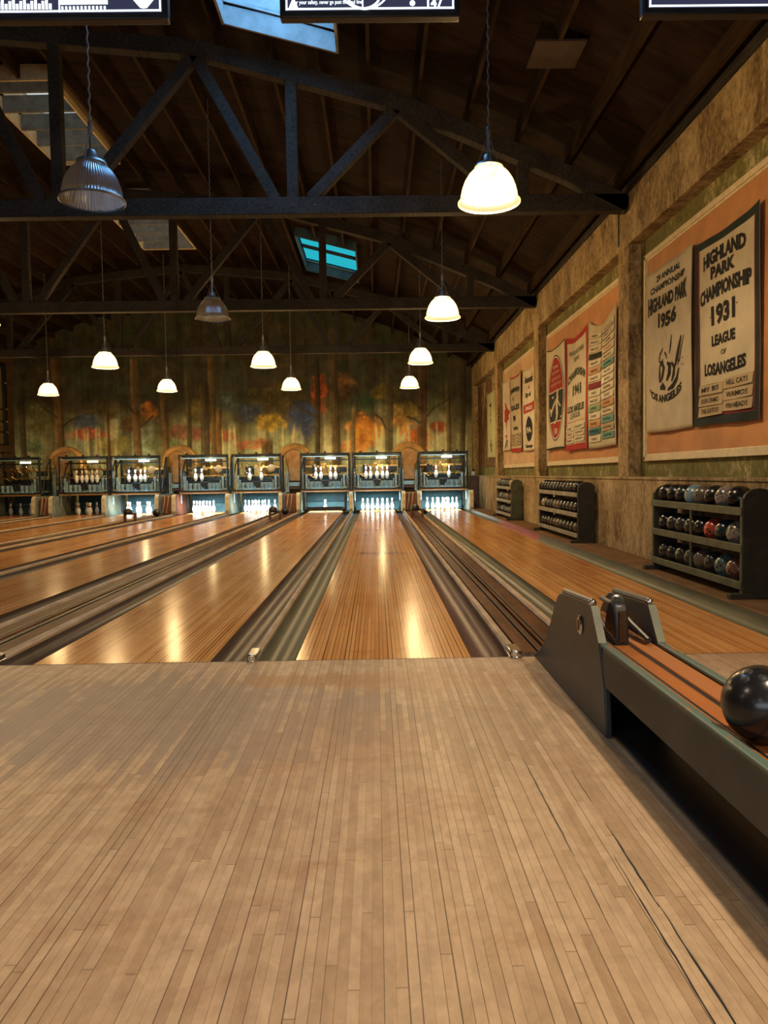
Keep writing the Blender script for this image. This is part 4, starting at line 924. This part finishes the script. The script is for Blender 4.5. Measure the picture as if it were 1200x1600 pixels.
b.strokes([([(.60, .44), (.585, .50), (.565, .545)], .012), ([(.44, .50), (.37, .53), (.35, .57), (.40, .585), (.44, .565)], .014), ([(.47, .525), (.50, .545), (.515, .57)], .012), ([(.80, .47), (.745, .53), (.70, .59), (.665, .625)], .030),
           ([(.86, .475), (.80, .54), (.755, .60), (.71, .63)], .010), ([(.36, .60), (.42, .585), (.455, .62), (.42, .665), (.37, .70)], .026), ([(.36, .60), (.35, .66), (.35, .70)], .022), ([(.52, .595), (.57, .61), (.56, .66), (.51, .70)], .030),
           ([(.60, .60), (.65, .63), (.64, .67), (.60, .71)], .024), ([(.74, .645), (.70, .70), (.62, .74), (.53, .755)], .024), ([(.36, .735), (.43, .725), (.48, .745)], .034), ([(.72, .60), (.77, .61)], .010), ([(.33, .555), (.315, .54)], .008), ([(.80, .60), (.85, .595)], .006), ([(.80, .63), (.86, .64)], .006), ([(.30, .61), (.32, .62)], .006)], 'ink', label='black sketch of a pin and hand')
b = Banner('cream banner crowded with two columns of team name patches', 11.93, 10.57, 1.46, 3.44, 'linen', .16, 3.0)
rows = 14; pc = {(0, 3): 'blackcloth', (1, 3): 'patchpale', (1, 5): 'tealcloth', (0, 7): 'maroon', (0, 10): 'mint', (1, 10): 'orangecloth', (0, 12): 'orangecloth', (1, 12): 'tealcloth', (0, 13): 'tealdark', (1, 14): 'tealcloth', (0, 5): 'orangecloth', (1, 13): 'patch', (0, 2): 'patchpale'}
for r_ in range(15):
    for c_ in (0, 1):
        v0 = .085+r_*.0585
        m = pc.get((c_, r_), 'patchpale' if (r_+c_) % 3 == 0 else 'linen2')
        b.patch(.05+c_*.47, .05+c_*.47+.43, v0-.012*c_, v0-.012*c_+.045, m, None, {'tealcloth': 'teal patch', 'tealdark': 'deep teal patch', 'blackcloth': 'black patch', 'maroon': 'dark red patch', 'mint': 'green patch', 'orangecloth': 'orange patch'}.get(m), r_*2+c_+40, 'redink' if m in ('maroon',) or (c_, r_) == (1, 3) else 'ink')
b = Banner('red-bordered cream banner reading 1941, beside the name patch banner', 13.34, 11.97, 1.47, 3.44, 'linen2', .10, 4.4)
b.border(.10, 'redcloth', .004, 0, 'border', 'red border'); 
b.words([('HIGHLAND PARK', .50, .15, .085, .92, 0, 0, .0), ('BOWL', .50, .215, .085, .40, 0, 0, .0), ('CHAMPIONSHIP', .50, .335, .14, 1.10, -.13), ('1941', .50, .49, .19, .56, .0), ('.', .13, .49, .035, .035), ('.', .87, .475, .035, .035), ('LOS ANGELES', .48, .645, .12, 1.02, 0), ('LEAGUE', .45, .705, .09, .62, 0, 0, .005)], 'inkgreen')
b.shape([[(.12, .755), (.88, .753), (.88, .757), (.12, .759)]], 'redink', name='rule')
for k, (u0, u1, v0) in enumerate(((.08, .36, .79), (.40, .90, .785), (.08, .38, .84), (.44, .90, .835), (.08, .38, .893), (.44, .90, .888))): b.patch(u0, u1, v0, v0+.045, 'linen2', None, None, k+90)
b = Banner('white banner with a red and black oval emblem of a bowler', 14.80, 13.43, 1.53, 3.45, 'linen2', .06, 5.2)
ell = lambda cu, cv, ru, rv, a0, a1, n=26: [(cu+ru*math.cos(a0+(a1-a0)*i/n), cv-rv*math.sin(a0+(a1-a0)*i/n)) for i in range(n+1)]
b.shape([ell(.5, .50, .46, .425, 0, 2*PI)], 'ink', .004, 'emblem_rim', 'black oval rim'); b.shape([ell(.5, .50, .44, .413, 0, 2*PI)], 'linen2', .005, 'emblem_field'); 
a_ = .17; b.shape([ell(.5, .5, .41, .395, a_, PI-a_)], 'redcloth', .006, 'emblem', 'red top of oval'); b_ = math.asin(.5)
b.shape([ell(.5, .5, .41, .395, -.62, .14)+ell(.5, .5, .41, .395, PI-.14, PI+.62)], 'blackcloth', .006, 'emblem', 'black middle of oval'); b.shape([ell(.5, .5, .41, .395, PI+.66, 2*PI-.66)], 'redcloth', .006, 'emblem', 'red foot of oval')
b.strokes([([(.56, .46), (.60, .50), (.56, .58), (.58, .66), (.56, .72)], .055), ([(.55, .52), (.42, .56), (.28, .60), (.22, .64)], .030), ([(.60, .52), (.70, .58), (.80, .60)], .022), ([(.56, .68), (.50, .74), (.40, .745)], .026), ([(.58, .425), (.61, .46), (.585, .48)], .05), ([(.15, .60), (.22, .63), (.2, .67)], .045), ([(.25, .49), (.36, .49)], .03), ([(.78, .70), (.84, .70)], .03)], 'linen2', .008, 'figure', 'pale figure bowling')
for k, (v, ww) in enumerate(((.20, .30), (.255, .44), (.315, .56), (.37, .62))):
    rn = random.Random(k); b.strokes([([(.5-ww/2+ww*(i+.5)/7-.02, v+rn.uniform(-.018, -.01)), (.5-ww/2+ww*(i+.5)/7, v), (.5-ww/2+ww*(i+.5)/7+.02, v+rn.uniform(.01, .02))], .012) for i in range(7)], 'linen2', .008, 'lettering')
b.words([('10', .52, .83, .12, .22)], 'linen2', .008); b.border(.03, 'navy', .004, 0, 'border', 'dark hem', 'b'); b.border(.02, 'navy', .004, 0, 'border', None, 'rt')
b = Banner('white banner with script and a black emblem, third bay, partly behind pier', 17.26, 15.85, 1.58, 3.40, 'linen2', .05, 2.2)
b.words([('Annual', .45, .13, .16, .8), ('City of', .42, .33, .14, .55)], 'ink'); b.words([('&', .5, .23, .10, .12)], 'redink'); b.shape([[(.10, .44), (.92, .43), (.92, .53), (.10, .545)]], 'redcloth', .005, 'emblem', 'red bar'); b.words([('LEAGUE', .5, .487, .09, .68)], 'linen2', .008)
b.shape([[(.5, .58), (.64, .63), (.74, .70), (.72, .80), (.60, .87), (.5, .89), (.40, .87), (.27, .80), (.25, .70), (.36, .63)]], 'ink', .005, 'emblem', 'black ball emblem'); b.words([('FA', .5, .75, .12, .42)], 'linen2', .008); b.words([('Champs', .45, .945, .10, .75)], 'ink')
b = Banner('narrow red-edged banner with number 90, third bay, middle of three', 18.88, 17.45, 1.60, 3.47, 'linen', .08, 1.0)
b.border(.05, 'redcloth', .004, 0, 'border', 'red border'); b.border(.09, 'redcloth', .005, 0, 'border', 'red hem', 'b')
b.words([('CHAMPIONSHIP', .46, .19, .13, 1.08, -.05), ('S', .35, .31, .10, .10), ('ISALES', .48, .43, .13, .95), ('90', .42, .57, .15, .36), ('WPA', .50, .70, .09, .62)], 'ink')
for k in range(4): b.patch(.10, .48, .77+k*.04, .80+k*.04, 'patch', None, None, k+120); b.patch(.52, .90, .765+k*.04, .795+k*.04, 'patch', None, None, k+130)
b = Banner('white banner with red winged figure and black bowler, third bay, farthest of three', 20.0, 18.95, 1.67, 3.46, 'linen2', .05, .1)
b.shape([[(.35, .30), (.55, .34), (.78, .42), (.95, .46), (.80, .52), (.85, .56), (.62, .60), (.52, .72), (.42, .60), (.15, .57), (.30, .50), (.25, .44), (.45, .40)]], 'redcloth', .005, 'emblem', 'red winged emblem')
b.strokes([([(.3, .80), (.7, .79)], .03), ([(.55, .76), (.5, .82), (.6, .86)], .035)], 'redink', label='red mark'); b.strokes([([(.55, .85), (.45, .91), (.3, .97)], .04), ([(.6, .86), (.68, .92), (.72, .97)], .035), ([(.52, .84), (.75, .88)], .03)], 'ink', .006, label='black bowler mark')
b = Banner('greenish banner with black marks in the farthest bay before the mural', 22.86, 21.3, 1.55, 3.43, 'greenlinen', .0, .7)
b.strokes([([(.42, .20), (.62, .19), (.58, .26)], .05), ([(.60, .28), (.55, .34), (.62, .37)], .04), ([(.5, .40), (.6, .45)], .05), ([(.55, .72), (.45, .80), (.50, .86), (.62, .92)], .055), ([(.4, .83), (.65, .80)], .04)], 'ink', label='black painted marks')

# ---------------------------------------------------------------- monitors over the lanes
def screen_mat():
    k = N('monitor_screen'); k.set((.01, .01, .015), .2); k.b.inputs['Emission Color'].default_value = (.10, .11, .22, 1); k.b.inputs['Emission Strength'].default_value = .35; return k.m
M['screen'] = screen_mat(); M['screenwhite'] = glow('monitor_white', (.80, .93, 1), 2.2)
def monitor(x0, x1, label, kind):
    t = thing('monitor', label, 'monitor', ((x0+x1)/2, 4.5, 3.78), 'score monitors hung over the foul line'); W = x1-x0; H = .60
    MB().box(-W/2-.03, W/2+.03, .004, .07, -.035, H+.03).build('casing', 'black', t, .008)
    MB().box(-W/2, W/2, 0, .006, 0, H).build('screen', 'screen', t)
    g = MB(); q = .009
    def bx(a0, a1, z0, z1): g.box(a0, a1, -.003, .001, z0, z1)
    bx(-W/2+.006, W/2-.006, .004, .004+q); bx(-W/2+.006, W/2-.006, H-.014, H-.005); bx(-W/2+.006, -W/2+.006+q, .004, H-.006); bx(W/2-.006-q, W/2-.006, .004, H-.006)
    bx(-W/2+.006, W/2-.006, .10, .107)
    if kind == 1:
        bx(-.045, -.038, .004, .10); g.prism([(-W/2+.025, .018), (-W/2+.075, .018), (-W/2+.05, .075)], -.004, 0)
        vs, fs = text_geo('For your safety, never go past the foul line', .030, .40, .0); g.add([(x-.245, -.003, z+.042) for x, z in vs], fs)
        g.lathe([(.10, -.001), (.112, -.001)], (-.035, -.003, .115), 24, 'y', PI+.02, 2*PI-.6); g.lathe([(.15, -.001), (.16, -.001)], (-.03, -.003, .16), 24, 'y', PI+.3, 2*PI-.5)
        for a in (.245, ): g.lathe([(.0001, 0), (.016, 0)], (a, -.003, .035), 14, 'y')
        vs, fs = text_geo('147', .06, .09, .03); g.add([(x+.375, -.003, z+.035) for x, z in vs], fs)
    elif kind == 0:
        for i in range(16): bx(-W/2+.02+i*.021, -W/2+.034+i*.021, .02, .05+.03*((i*7) % 3)/2)
        bx(-.10, -.093, .004, .10)
        for i in range(12): bx(-.085+i*.022, -.074+i*.022, .018, .034)
        bx(-.09, .18, .045, .10); g.prism([(W/2-.17, .075), (W/2-.125, .024), (W/2-.105, .020), (W/2-.085, .024), (W/2-.04, .075)], -.004, 0)
    g.build('screen_graphics', 'screenwhite', t, smooth=0, label='bright white lines on screen')
    for x in (-.25, .25): MB().box(x-.02, x+.02, .03, .07, H+.03, 2.6).build('hanger', 'black', t)
monitor(-.485, .495, 'hanging monitor at top centre with safety notice', 1)
monitor(-2.17, -1.19, 'hanging monitor at the top left corner with pin icons', 0)
monitor(1.615, 2.55, 'hanging monitor at the top right corner, mostly out of view', 2)

# ---------------------------------------------------------------- odds and ends at the far right
tag(MB().box(2.99, 3.245, 23.9, 24.35, .051, 1.02).build('wooden_box', 'redbrown', bevel=.01), 'dark red-brown wooden box against the wall beside the last machine', 'box')
t = thing('can', 'small white can with dark lid standing on the red-brown box', 'can', (3.10, 24.1, 1.021))
MB().lathe([(.0001, 0), (.062, 0), (.065, .006), (.065, .13), (.05, .15)], n=20).build('body', 'white', t)
MB().lathe([(.054, .145), (.056, .15), (.056, .185), (.02, .195), (.02, .22), (.0001, .222)], n=20).build('lid', 'black', t)
# dark access hatch under the roof, upper right
t = tag(MB().box(1.62, 2.12, 7.55, 8.05, arc(1.9)+.235, arc(1.9)+.26).build('roof_hatch', 'hatch', bevel=.004), 'square reddish-brown board fixed to the dark roof, upper right', 'roof board')
